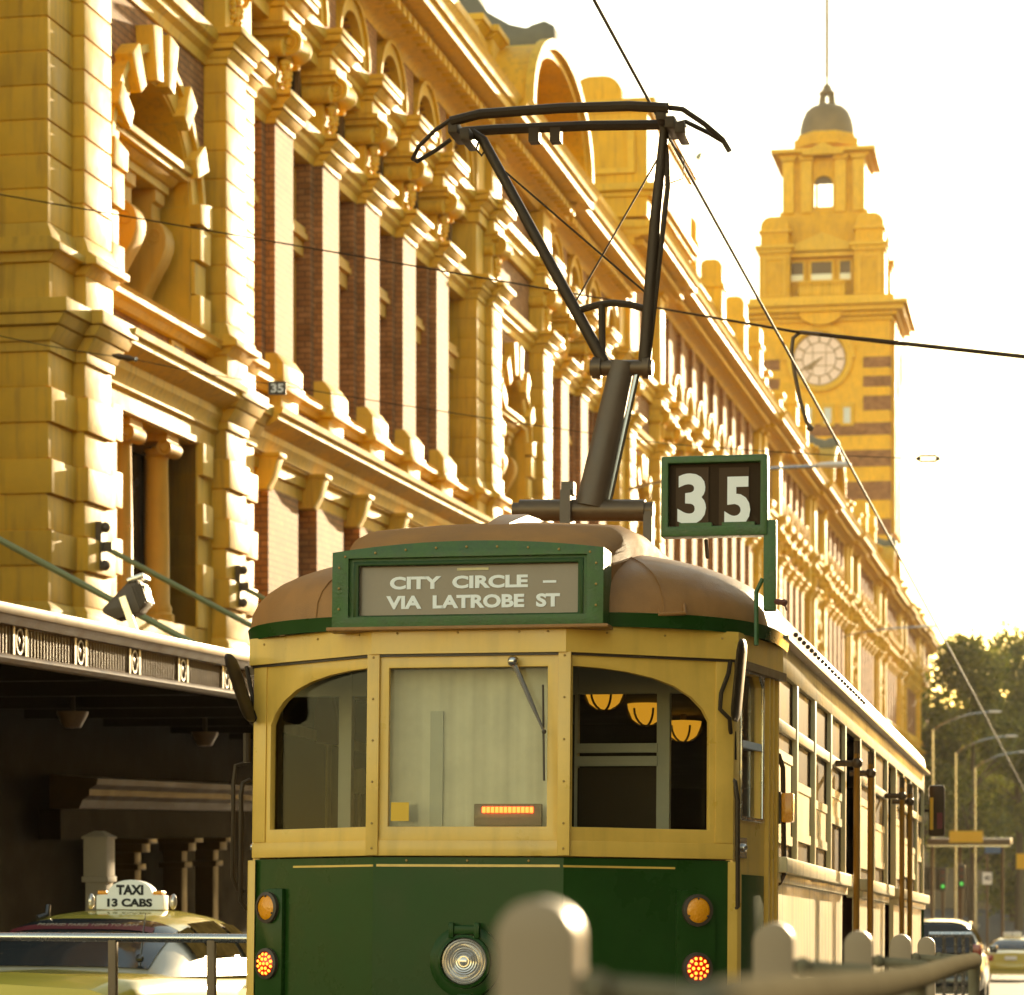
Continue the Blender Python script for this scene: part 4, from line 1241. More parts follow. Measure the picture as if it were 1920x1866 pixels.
# --- dome roof
def outline(n=56):
    pts = []
    for k in range(n + 1):
        t = pi * k / n
        c_, s2 = -cos(t), max(0.0, sin(t))
        pts.append(((1 if c_ > 0 else -1) * abs(c_) ** (2 / 3.1) * 1.375, 1.38 - 1.34 * s2 ** (2 / 3.1)))
    return pts
OUT = outline()
def dome_ring(t):
    c_ = cos(t * pi / 2)
    s2 = sin(t * pi / 2) ** .8
    return [(x * c_, 1.5 + (y - 1.5) * c_ ** .9, 2.81 + .45 * s2) for x, y in OUT]
rings = [dome_ring(k / 14) for k in range(14)] + [[(x * .02, 1.5, 3.26) for x, y in OUT]]
dome = MB().loft(rings, closed=False, cap=False).build("dome_roof", "canvas", tram, smooth=True)
gb = MB()
gb.loft([[(x, y, 2.745) for x, y in OUT], [(x * 1.008, y - .008, 2.812) for x, y in OUT], [(x * .97, y + .02, 2.822) for x, y in OUT]], closed=False, cap=False)
gb.build("gutter_band", "tram_green", dome, smooth=True)
def saloon_sec(y, W, z0, zt_):
    n = 16
    return [(-W * cos(pi * k / n), y, z0 + (zt_ - z0) * (sin(pi * k / n) ** .8)) for k in range(n + 1)]
MB().loft([saloon_sec(y, 1.372, 2.81, 3.26) for y in (1.44, 2.0, 3.2)], closed=False, cap=False).build("roof_panel", "canvas_matt", tram, smooth=True)
sal = MB().loft([saloon_sec(y, 1.372, 2.81, 3.26) for y in (3.2, 5, 9, 12.8)] + [saloon_sec(13.4, 1.3, 2.80, 3.18), saloon_sec(13.9, 1.0, 2.80, 3.02), saloon_sec(14.25, .5, 2.80, 2.85)], closed=False, cap=False).build("saloon_roof", "canvas_glare", tram, smooth=True)
riv = MB().ball((0, 0, 0), .014, 6, 4).mesh("rivet", "dark_frame", smooth=True)
for k in range(22):
    put(riv, "rivet", sal, (1.392, 1.6 + k * .2, 2.86 - .0 * k))
    
for k_ in (20, 38):
    MB().tube([Vector(dome_ring(q / 14)[k_]) * 1.0 + Vector((0, -.002, .004)) for q in range(0, 13)], .0035, 5).build("roof_seam", "canvas", dome, smooth=True)
c1, c2, c3, c4 = tl(1232, 1128, .22), tl(1236, 1152, .16), tl(1284, 1150, .2), tl(1282, 1126, .27)
MB().tube([c1, c2, c3, c4], .011, 7).build("roof_step", "canvas", dome, smooth=True)
# raised canvas-covered centre running back from the destination box
def hump(y, hw, z0, ztop, r=.14):
    pts = [(-hw, y, z0), (-hw, y, ztop - r)]
    for k in range(1, 6):
        a = pi / 2 * k / 6
        pts.append((-hw + r - r * cos(a), y, ztop - r + r * sin(a)))
    for k in range(0, 9):
        x = -hw + r + (2 * hw - 2 * r) * k / 8
        pts.append((x, y, ztop + .035 * (1 - (x / hw) ** 2)))
    for k in range(5, 0, -1):
        a = pi / 2 * k / 6
        pts.append((hw - r + r * cos(a), y, ztop - r + r * sin(a)))
    pts += [(hw, y, ztop - r), (hw, y, z0)]
    return pts
hm = MB().loft([hump(.03, .655, 2.76, 3.10, .06), hump(.14, .665, 2.76, 3.16, .08), hump(.35, .70, 2.8, 3.25, .1), hump(.6, .72, 2.9, 3.30, .1), hump(1.0, .72, 2.9, 3.325, .09), hump(7.5, .72, 2.9, 3.33, .09)], closed=True, cap=True).build("roof_hump", "canvas_matt", tram, smooth=True)
ft = tl(915, 1005, .25)
MB().loft([[(ft.x - .06, .1, 3.14), (ft.x + .05, .1, 3.14), (ft.x + .05, .1, 3.10), (ft.x - .06, .1, 3.10)], [(ft.x - .06, .5, 3.325), (ft.x + .06, .5, 3.325), (ft.x + .06, .5, 3.25), (ft.x - .06, .5, 3.25)], [(ft.x - .06, .75, 3.40), (ft.x + .10, .75, 3.40), (ft.x + .1, .75, 3.3), (ft.x - .06, .75, 3.3)], [(ft.x - .02, 1.3, 3.42), (ft.x + .14, 1.3, 3.42), (ft.x + .14, 1.3, 3.3), (ft.x - .02, 1.3, 3.3)]]).build("rope_cover", "canvas", hm, bevel=.02)
# --- destination box
zA, zBt = 2.742, 3.105
def arch_top(x):
    return zBt + .045 * (1 - (x / .665) ** 2)
outer = [(-.665, zA), (.665, zA)] + [(.665 - 1.33 * k / 12, arch_top(.665 - 1.33 * k / 12)) for k in range(13)]
fY = lambda u, v, d: (u, d, v)
hole1 = [(-.585, 2.79), (.585, 2.79), (.585, 3.075), (-.585, 3.075)]
db = MB().plate(outer, [hole1], -.075, .16, fY).build("destination_box", "green_frame", tram, bevel=.012)
MB().plate([(-.588, 2.787), (.588, 2.787), (.588, 3.078), (-.588, 3.078)], [[(-.55, 2.79), (.55, 2.79), (.55, 3.05), (-.55, 3.05)]], -.05, .1, fY).build("inner_frame", "green_frame", db, bevel=.008)
MB().plate([(-.565, 2.775), (.565, 2.775), (.565, 3.062), (-.565, 3.062)], [[(-.538, 2.80), (.538, 2.80), (.538, 3.04), (-.538, 3.04)]], -.058, -.03, fY).build("bead", "tram_green", db, bevel=.006)
bl = MB().box(-.56, .56, -.02, -.015, 2.78, 3.06).build("blind", "blind", db)
for k in range(9):
    x = -.6 + k * .15
    put(scr, "screw", db, (x, -.08, arch_top(x) - .03))
for z in (2.83, 2.93, 3.03):
    for x in (-.63, .63):
        put(scr, "screw", db, (x, -.08, z))
MB().box(-.69, .69, -.09, .06, 2.725, 2.742).build("box_ledge", "canvas", db, bevel=.005)
def put_text(body, m, px0, py0, px1, py1, yl, parent, bold=0.0, name="lettering", extrude=.001):
    a, b_ = tl(px0, py0, yl), tl(px1, py1, yl)
    me = text_mesh(name, body, m, abs(b_.x - a.x), abs(b_.z - a.z), extrude, bold)
    return put(me, name, parent, ((a.x + b_.x) / 2, yl, (a.z + b_.z) / 2), (pi / 2, 0, 0))
put_text("CITY  CIRCLE", "white", 731, 1106, 990, 1077, -.023, bl, .042)
put_text("VIA  LATROBE  ST", "white", 724, 1143, 1050, 1112, -.023, bl, .042)
a_, b_ = tl(1018, 1093, -.023), tl(1043, 1088, -.023)
MB().box(a_.x, b_.x, -.024, -.022, a_.z, b_.z).build("dash", "white", bl)
a_, b_ = tl(857, 1070, -.023), tl(916, 1064, -.023)
MB().box(a_.x, b_.x, -.024, -.022, a_.z, b_.z).build("marker_bar", "cream_pale_glare", bl)
# --- route number box on its bracket
yn = .42
q0, q1 = tl(1240, 1008, yn), tl(1440, 852, yn)
nb = MB().plate([(q0.x, q0.z), (q1.x, q0.z), (q1.x, q1.z), (q0.x, q1.z)], [[(q0.x + .035, q0.z + .05), (q1.x - .035, q0.z + .05), (q1.x - .035, q1.z - .035), (q0.x + .035, q1.z - .035)]], yn - .02, yn + .07, fY).build("number_box", "green_frame", tram, bevel=.008)
MB().box(q0.x + .01, q1.x - .01, yn + .02, yn + .06, q0.z + .01, q1.z - .01).build("box_back", "plate_brown", nb)
for (pa, pb, d_, p3) in ((1266, 1328, "3", (1270, 984, 1324, 887)), (1347, 1404, "5", (1358, 988, 1407, 893))):
    a_, b_ = tl(pa, 993, yn), tl(pb, 875, yn)
    pl = MB().box(a_.x, b_.x, yn + .012, yn + .018, a_.z, b_.z).build("number_plate", "plate_brown2", nb)
    put_text(d_, "white", *p3, yn + .010, pl, .035, "numeral")
MB().box(q0.x + .09, q0.x + .25, yn - .018, yn + .02, q0.z + .045, q0.z + .066).box(q0.x + .30, q0.x + .46, yn - .018, yn + .02, q0.z + .045, q0.z + .066).build("plate_rest", "green_frame", nb)
a_, b_ = tl(1432, 975, yn), tl(1455, 1145, yn)
MB().box(a_.x, b_.x, yn - .01, yn + .05, b_.z, a_.z).build("box_post", "green_frame", nb, bevel=.008)
p1_, p2_, p3_, p4_ = tl(1430, 1085, yn), tl(1418, 1110, yn), tl(1418, 1210, yn - .05), tl(1322, 1012, yn)
MB().tube([p1_, p2_, p3_], .012, 6).build("box_stay", "green_frame", nb)
p5_ = tl(1326, 1045, .62)
MB().tube([p4_ + Vector((0, .03, 0)), p5_], .01, 6).build("box_leg", "dark_frame", nb)
p6_ = tl(1470, 1130, yn)
MB().tube([tl(1452, 1128, yn), p6_], .014, 6).ball(tuple(p6_), .018, 6, 4).tube([p6_, tl(1475, 1145, yn)], .005, 5).build("hook", "interior_red", nb)
# --- mirrors and grab rails
def pl_tube(pts, r, name, m, seg=8):
    return MB().tube([tl(a, b_, y) for a, b_, y in pts], r, seg).build(name, m, tram, smooth=True)
def mirror(px0, py0, px1, py1, y, wd=.045):
    a, b_ = tl(px0, py0, y), tl(px1, py1, y)
    d = (b_ - a)
    L_ = d.length
    M = Matrix.Translation(a) @ d.to_track_quat('Z', 'X').to_matrix().to_4x4()
    o = MB().loft([[(wd * .5 * cos(t) * s2, .11 * sin(t) * s2, z) for t in [2 * pi * k / 16 for k in range(16)]] for z, s2 in ((0, .5), (.02, .85), (.06, 1), (L_ - .06, 1), (L_ - .02, .85), (L_, .5))], M=M).build("side_mirror", "black_metal", tram, smooth=True)
    return o
mirror(1378, 1352, 1393, 1200, .30)
pl_tube([(1372, 1220, .45), (1366, 1262, .42), (1352, 1300, .38), (1350, 1330, .38), (1368, 1348, .40), (1370, 1375, .45)], .011, "mirror_arm", "black_metal")
pl_tube([(1372, 1372, .5), (1373, 1425, .5)], .022, "arm_socket", "black_metal")
mirror(470, 1352, 430, 1228, .36, .035)
pl_tube([(462, 1250, .5), (474, 1310, .48), (482, 1345, .45), (470, 1356, .42)], .011, "mirror_arm", "black_metal")
pl_tube([(463, 1375, .5), (463, 1430, .5)], .02, "arm_socket", "black_metal")
pl_tube([(1362, 1425, .5), (1362, 1452, .48), (1378, 1466, .46), (1383, 1500, .46), (1383, 1700, .46), (1368, 1716, .48), (1368, 1745, .5)], .012, "grab_rail", "black_metal")
pl_tube([(462, 1430, .6), (442, 1436, .55), (438, 1465, .55), (436, 1645, .55), (446, 1668, .58), (458, 1672, .6)], .011, "grab_rail", "black_metal")
pl_tube([(470, 1462, .5), (456, 1468, .48), (452, 1490, .48), (451, 1690, .48), (463, 1705, .5)], .012, "grab_rail", "black_metal")
pl_tube([(1448, 1410, 1.3), (1460, 1416, 1.25), (1468, 1440, 1.25), (1470, 1640, 1.25), (1462, 1655, 1.28), (1450, 1662, 1.3)], .013, "grab_rail", "black_metal")
# side marker lamp
a_ = tlx(1470, 1515, 1.38)
mk = MB().box(1.33, 1.37, a_.y - .05, a_.y + .05, a_.z - .08, a_.z + .08).build("marker_lamp", "black_metal", tram)
MB().box(1.37, 1.43, a_.y - .045, a_.y + .045, a_.z - .075, a_.z + .075).build("lens", "amber", mk, bevel=.01)
# --- wiper
pv, tip = tl(962, 1240, -.04), tl(1020, 1372, -.03)
wp = MB().ball(tuple(pv), .028, 10, 6).tube([pv, pv.lerp(tip, .55), tip], [.014, .012, .006], 7).build("wiper", "steel", tram, smooth=True)
MB().tube([tl(1018, 1284, -.02), tl(1020, 1464, -.02)], .006, 6).ball(tuple(tip), .012, 6, 4).build("wiper_blade", "dark_frame", wp)
# --- saloon sides
Z_SIL, Z_MID, Z_HD, Z_LB2 = 1.68, 2.375, 2.64, 2.80
for sx in (1, -1):
    def XB_(x0, x1, y0, y1, z0, z1, b=None):
        b = b or MB()
        a, c2 = sorted((sx * x0, sx * x1))
        return b.box(a, c2, y0, y1, z0, z1)
    secs = [(1.20, 5.0, 4), (6.1, 8.5, 2), (9.4, 12.8, 4)]
    XB_(1.30, 1.345, 1.2, 12.85, Z_HD, Z_LB2).build("letterboard", "cream_pale_glare", tram, bevel=.006)
    XB_(1.34, 1.40, 1.2, 12.85, 2.795, 2.815).build("eave", "canvas_glare", tram)
    for (y0_, y1_, nw) in secs:
        XB_(1.29, 1.325, y0_, y1_, Z_B, 1.56).build("side_panel", "cream_pale_glare", tram)  # reflected sun painted in: green panels given a pale cream
        wr = XB_(1.25, 1.40, y0_ - .02, y1_ + .02, 1.60, Z_SIL).build("sill_rail", "cream_pale_glare", tram, bevel=.012)
        XB_(1.25, 1.36, y0_, y1_, 1.55, 1.60).build("sill_moulding", "cream_pale_glare", wr, bevel=.006)
        XB_(1.30, 1.34, y0_, y1_, Z_MID - .035, Z_MID + .025).build("transom_rail", "cream_pale_glare", tram, bevel=.005)
        wd = (y1_ - y0_) / nw
        for k in range(nw + 1):
            y = y0_ + k * wd
            XB_(1.30, 1.345, y - .04, y + .04, Z_SIL, Z_HD).build("side_post", "cream_pale_glare", tram, bevel=.006)
        for k in range(nw):
            ya, yb = y0_ + k * wd + .04, y0_ + (k + 1) * wd - .04
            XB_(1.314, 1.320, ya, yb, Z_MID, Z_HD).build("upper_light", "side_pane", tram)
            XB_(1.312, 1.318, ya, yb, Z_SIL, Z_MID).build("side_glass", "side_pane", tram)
            drop = (.13, .25, .30, .18)[k % 4]
            sash = MB()
            z0, z1 = Z_SIL + (.08, .12, .12, .3)[k % 4], Z_MID - drop
            XB_(1.320, 1.334, ya + .02, yb - .10, z1 - .05, z1, sash)
            XB_(1.320, 1.334, ya + .02, yb - .10, z0, z0 + .05, sash)
            XB_(1.320, 1.328, ya + .04, yb - .14, z0 + .05, z1 - .05, sash)
            sash.build("blind_sash", "cream_pale_glare", tram)
    for (y0_, y1_) in ((5.0, 6.1), (8.5, 9.4)):
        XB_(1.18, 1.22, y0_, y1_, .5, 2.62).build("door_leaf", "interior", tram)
        XB_(1.22, 1.24, y0_ + .3, y0_ + .5, .5, 1.6).build("door_panel", "tram_green", tram)
    if sx == 1:
        for (pa, pyb) in ((1606, 1460), (1632, 1470), (1691, 1500), (1706, 1510)):
            g_ = tlx(pa, 1600, 1.47)
            o = MB().tube([(1.47, g_.y, .55), (1.47, g_.y, 2.42)], .02, 8).build("boarding_pole", "pole_orange", tram, smooth=True)
            MB().tube([(1.33, g_.y, 2.36), (1.50, g_.y, 2.36)], .02, 6).ball((1.47, g_.y, 2.36), .036, 8, 5).tube([(1.47, g_.y, 2.36), (1.47, g_.y, 2.50)], .02, 6).build("pole_bracket", "steel_dark", o, smooth=True)
            MB().box(1.43, 1.51, g_.y - .05, g_.y + .05, .50, .60).build("pole_foot", "dark_frame", o)
    # front-end mirror and marker far down the side
a_ = tl(1756, 1520, 13.2)
fm = MB().box(a_.x - .075, a_.x + .075, 13.2, 13.27, a_.z - .24, a_.z + .24).build("front_mirror", "black_metal", tram, bevel=.03)
MB().box(a_.x - .06, a_.x - .03, 13.185, 13.199, a_.z - .18, a_.z + .12).build("mirror_edge", "sticker_yellow", fm)
MB().tube([(1.3, 13.2, a_.z), (a_.x, 13.24, a_.z)], .015, 6).build("mirror_arm", "black_metal", fm)
MB().box(a_.x + .005, a_.x + .055, 13.185, 13.199, a_.z - .17, a_.z - .02).build("mirror_glass", "sign_red", fm)
# front end of the tram (far), floor, ends, interior
MB().prism([(-TW, 12.85), (-1.2, 13.74), (-.47, 14.2), (.47, 14.2), (1.2, 13.74), (TW, 12.85), (1.2, 12.85), (-1.2, 12.85)], Z_B, 1.62, 'z').build("front_panel", "tram_green", tram)
MB().prism([(-TW, 12.85), (-1.2, 13.74), (-.47, 14.2), (.47, 14.2), (1.2, 13.74), (TW, 12.85)], 2.62, 2.8, 'z').build("front_letterboard", "cream", tram)
for x, y in ((-1.2, 13.72), (-.45, 14.17), (.45, 14.17), (1.2, 13.72)):
    MB().box(x - .06, x + .06, y - .05, y + .05, 1.62, 2.62).build("front_post", "cream", tram)
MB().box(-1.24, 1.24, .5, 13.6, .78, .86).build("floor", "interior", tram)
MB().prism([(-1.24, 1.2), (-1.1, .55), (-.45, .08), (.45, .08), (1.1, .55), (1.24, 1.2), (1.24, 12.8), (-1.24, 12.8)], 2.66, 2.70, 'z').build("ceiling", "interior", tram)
MB().prism([(-1.1, .55), (-.44, .06), (.44, .06), (1.1, .55)], 1.60, 1.66, 'z').build("dash_shelf", "interior", tram)
# cab bulkhead: grey posts and rails seen through the rear windows
yb_ = .95
bk = MB()
for pa, pb in ((636, 663), (1232, 1258)):
    a_, b_ = tl(pa, 1560, yb_), tl(pb, 1245, yb_)
    MB().box(a_.x, b_.x, yb_ - .03, yb_ + .03, .86, 2.66).build("bulkhead_post", "grey_post", tram)
for (pya, pyb) in ((1412, 1394), (1437, 1418)):
    a_, b_ = tl(1083, pya, yb_ - .03), tl(1233, pyb, yb_ - .03)
    MB().box(a_.x, b_.x, yb_ - .05, yb_ - .02, a_.z, b_.z).build("bulkhead_rail", "grey_post", tram)
a_, b_ = tl(1078, 1560, yb_), tl(1086, 1245, yb_)
MB().box(a_.x, b_.x, yb_ - .03, yb_ + .03, .86, 2.66).build("bulkhead_post", "grey_post", tram)
a_, b_ = tl(502, 1276, yb_), tl(690, 1258, yb_)
MB().box(-1.2, 1.2, yb_ - .02, yb_ + .02, 2.50, 2.66).build("bulkhead_head", "grey_post", tram)
a_, b_ = tl(1083, 1560, yb_), tl(1233, 1440, yb_)
MB().box(a_.x, b_.x, yb_ - .02, yb_ + .0, .9, b_.z).build("bulkhead_panel", "interior", tram)
MB().box(-1.2, .2, 4.95, 5.0, .86, 2.66).build("saloon_partition", "interior", tram)
MB().box(-1.2, 1.2, 12.6, 12.66, .86, 2.66).build("front_view_block", "interior", tram)  # added dark panel, blocks the sunlit view out through the front
# driver's curtain in the middle window, gently pleated
cp = []
x0_, x1_ = tl(728, 1400, .16).x, tl(1030, 1400, .16).x
nn = 48
ringA, ringB = [], []
for k in range(nn + 1):
    x = x0_ + (x1_ - x0_) * k / nn
    yy = .14 + .005 * sin(k * .7) + .003 * sin(k * 1.9 + 1)
    ringA.append((x, yy, 1.68))
    ringB.append((x, yy, 2.60))
MB().loft([ringA, ringB], closed=False, cap=False).build("curtain", "curtain", tram, smooth=True)
a_, b_ = tl(806, 1552, .13), tl(832, 1330, .13)
MB().box(a_.x, b_.x, .12, .135, 1.7, 2.35).build("curtain_panel", "grey_post", tram)
a_, b_ = tl(735, 1540, -.02), tl(769, 1505, -.02)
MB().box(a_.x, b_.x, -.043, -.041, a_.z, b_.z).build("sticker", "sticker_yellow", fr_c)
# brake-light bar behind the middle window
a_, b_ = tl(888, 1549, .05), tl(1015, 1507, .05)
ld = MB().box(a_.x, b_.x, .05, .09, a_.z, b_.z).build("light_bar", "blind", tram, bevel=.006)
for k in range(12):
    pA = tl(904 + k * 8.1, 1524, .045)
    pB = tl(904 + k * 8.1 + 6.6, 1513, .045)
    MB().box(pA.x, pB.x, .04, .05, pA.z, pB.z).build("diode", "led", ld, bevel=.003)
# lamps and seats in the saloon
for px, py, yl in ((1133, 1300, 2.6), (1212, 1330, 3.4), (1281, 1362, 4.2)):
    c_ = tl(px, py, yl)
    o = MB().lathe([(.115, .03), (.11, 0), (.085, -.06), (.04, -.092), (.001, -.095)], tuple(c_), 18).build("ceiling_lamp", "lamp_shade", tram, smooth=True)
    for a in (0, pi / 3, 2 * pi / 3):
        MB().tube([(c_.x + .116 * cos(a) * cos(t), c_.y + .116 * sin(a) * cos(t), c_.z - .10 * sin(t)) for t in [pi * k / 10 for k in range(11)]], .007, 5).build("lamp_cage", "dark_frame", o)
    MB().tube([(c_.x, c_.y, c_.z + .04), (c_.x, c_.y, 2.7)], .02, 6).build("lamp_stem", "dark_frame", o)
seat_me = MB().box(-.42, .42, -.06, .06, .86, 1.75).box(-.42, .42, -.06, .42, .86, 1.28).mesh("seat", "interior_red", bevel=.03)
for k in range(6):
    for x in (-.75, .75):
        put(seat_me, "seat", tram, (x, 2.2 + k * 1.9, 0))
for (pa, pb, y) in ((618, 1560, 2.6), (672, 1560, 2.4)):
    c_ = tl(pa, pb, y)
    o = MB().tube([(c_.x, y, .86), (c_.x, y, c_.z + .22)], .02, 8).build("handrail", "steel", tram, smooth=True)
    MB().tube([(c_.x, y, c_.z + .22), (c_.x, y, c_.z + .36)], .035, 8).build("grip", "clock_pale", o, smooth=True)
a_ = tl(608, 1340, 1.9)
MB().prism([(a_.x - .1, a_.z - .15), (a_.x + .08, a_.z - .17), (a_.x + .09, a_.z - .12), (a_.x + .03, a_.z + .2), (a_.x - .02, a_.z + .17)], 1.88, 1.96, 'y').build("seat_back", "interior_red", tram, bevel=.02)
# running gear
for y in (3.2, 11.0):
    for dy in (-.8, .8):
        for x in (-.72, .72):
            MB().lathe([(.001, -.06), (.34, -.06), (.36, -.05), (.36, .03), (.40, .04), (.40, .06), (.001, .06)], (x, y + dy, .385), 24, 'x').build("wheel", "steel_dark", tram, smooth=True)
MB().box(-1.0, 1.0, .3, 13.8, .5, .78).build("underframe", "black_metal", tram)
MB().box(-.9, .9, -.06, .3, .42, .60).build("bumper", "black_metal", tram, bevel=.03)

# ---- pantograph (stands on the roof, part of the tram)
yp = 2.45
T = lambda px, py, dy=0.0: tl(px, py, yp + dy)
pg = MB().tube([T(975, 957), T(1210, 957)], .062, 12).tube([T(962, 957), T(980, 957)], .045, 10).tube([T(1208, 957), T(1226, 957)], .05, 10).build("pantograph_base", "steel_dark", tram, smooth=True)
a_ = T(1065, 955)
MB().box(a_.x - .03, a_.x + .03, yp - .09, yp + .07, a_.z - .1, a_.z + .1).box(a_.x - .03, a_.x + .04, yp - .05, yp + .03, a_.z + .08, a_.z + .15).build("base_clamp", "grey_paint", pg)
a_, b_ = T(960, 985), T(1225, 975)
MB().box(a_.x, b_.x, yp - .25, yp - .2, 3.36, 3.40).box(a_.x, b_.x, yp + .45, yp + .5, 3.36, 3.42).box(b_.x - .05, b_.x, yp - .05, yp + .05, 3.40, 3.66).box(a_.x, a_.x + .05, yp - .05, yp + .05, 3.40, 3.62).build("base_frame", "grey_paint", pg)
MB().tube([T(1108, 950), T(1168, 680)], [.088, .07], 12).build("lower_arm", "grey_paint", pg, smooth=True)
MB().tube([T(1140, 950), T(1195, 700)], .018, 6).tube([T(1128, 948), T(1180, 760), T(1195, 705)], .012, 6).build("arm_rod", "steel", pg, smooth=True)
MB().tube([T(1108, 690), T(1224, 690)], .045, 12).tube([T(1112, 690), T(1128, 690)], .062, 12).tube([T(1206, 690), T(1218, 690)], .062, 12).build("knuckle", "steel_dark", pg, smooth=True)
MB().tube([T(1133, 680), T(905, 262), T(885, 248)], [.034, .029, .024], 10).build("upper_arm", "black_metal", pg, smooth=True)
MB().tube([T(1208, 690), T(1228, 420), T(1246, 240)], [.038, .032, .026], 10).build("upper_arm", "black_metal", pg, smooth=True)
MB().tube([T(1214, 690), T(1252, 350), T(1250, 290), T(1240, 235)], .015, 8).build("guide_rod", "black_metal", pg, smooth=True)
MB().tube([T(1085, 582), T(1120, 572), T(1150, 568), T(1180, 571), T(1212, 580)], .02, 8).build("cross_tie", "black_metal", pg, smooth=True)
MB().tube([T(1130, 690), T(1128, 572)], .02, 8).build("damper", "black_metal", pg, smooth=True)
MB().tube([T(945, 320), T(1212, 550)], .006, 5).build("stay_cable", "black_metal", pg)
MB().tube([T(1080, 565), T(1232, 300)], .006, 5).build("stay_cable", "black_metal", pg)
hd1 = MB().tube([T(845, 228, -.12), T(900, 214, -.12), T(1050, 203, -.12), T(1180, 199, -.12), T(1255, 203, -.12)], .03, 8).build("contact_strip", "black_metal", pg, smooth=True)
hd2 = MB().tube([T(865, 248, .12), T(930, 243, .12), T(1100, 236, .12), T(1255, 234, .12)], .03, 8).build("contact_strip", "black_metal", pg, smooth=True)
MB().tube([T(850, 222, -.12), T(815, 245, -.12), T(785, 275, -.1), T(774, 298, 0), T(782, 303, .05), T(820, 280, .1), T(845, 262, .12)], .013, 8).build("horn", "black_metal", pg, smooth=True)
MB().tube([T(1255, 202, -.12), T(1280, 205, -.12), T(1320, 232, -.08), T(1355, 262, 0), T(1368, 284, 0)], .015, 8).build("horn", "black_metal", pg, smooth=True)
MB().tube([T(1255, 236, .12), T(1285, 228, .12), T(1330, 250, .08), T(1357, 266, .0)], .013, 8).build("horn", "black_metal", pg, smooth=True)
for px, py in ((858, 250), (880, 262), (1245, 225), (1262, 240), (1280, 250)):
    a_ = T(px, py)
    MB().box(a_.x - .03, a_.x + .03, yp - .13, yp + .13, a_.z - .035, a_.z + .035).build("head_bracket", "black_metal", pg, bevel=.015)
for px in (1003, 1043):
    a_ = T(px, 252, .12)
    MB().box(a_.x - .03, a_.x + .03, yp + .08, yp + .16, a_.z - .05, a_.z + .03).build("strip_clip", "black_metal", pg)
MB().tube([T(900, 258), T(893, 280), T(903, 292), T(913, 278), T(908, 258)], .008, 6).build("cable_loop", "black_metal", pg, smooth=True)
MB().tube([T(1250, 255), T(1283, 300), T(1280, 335), T(1232, 352)], .004, 5).build("lead_wire", "black_metal", pg)

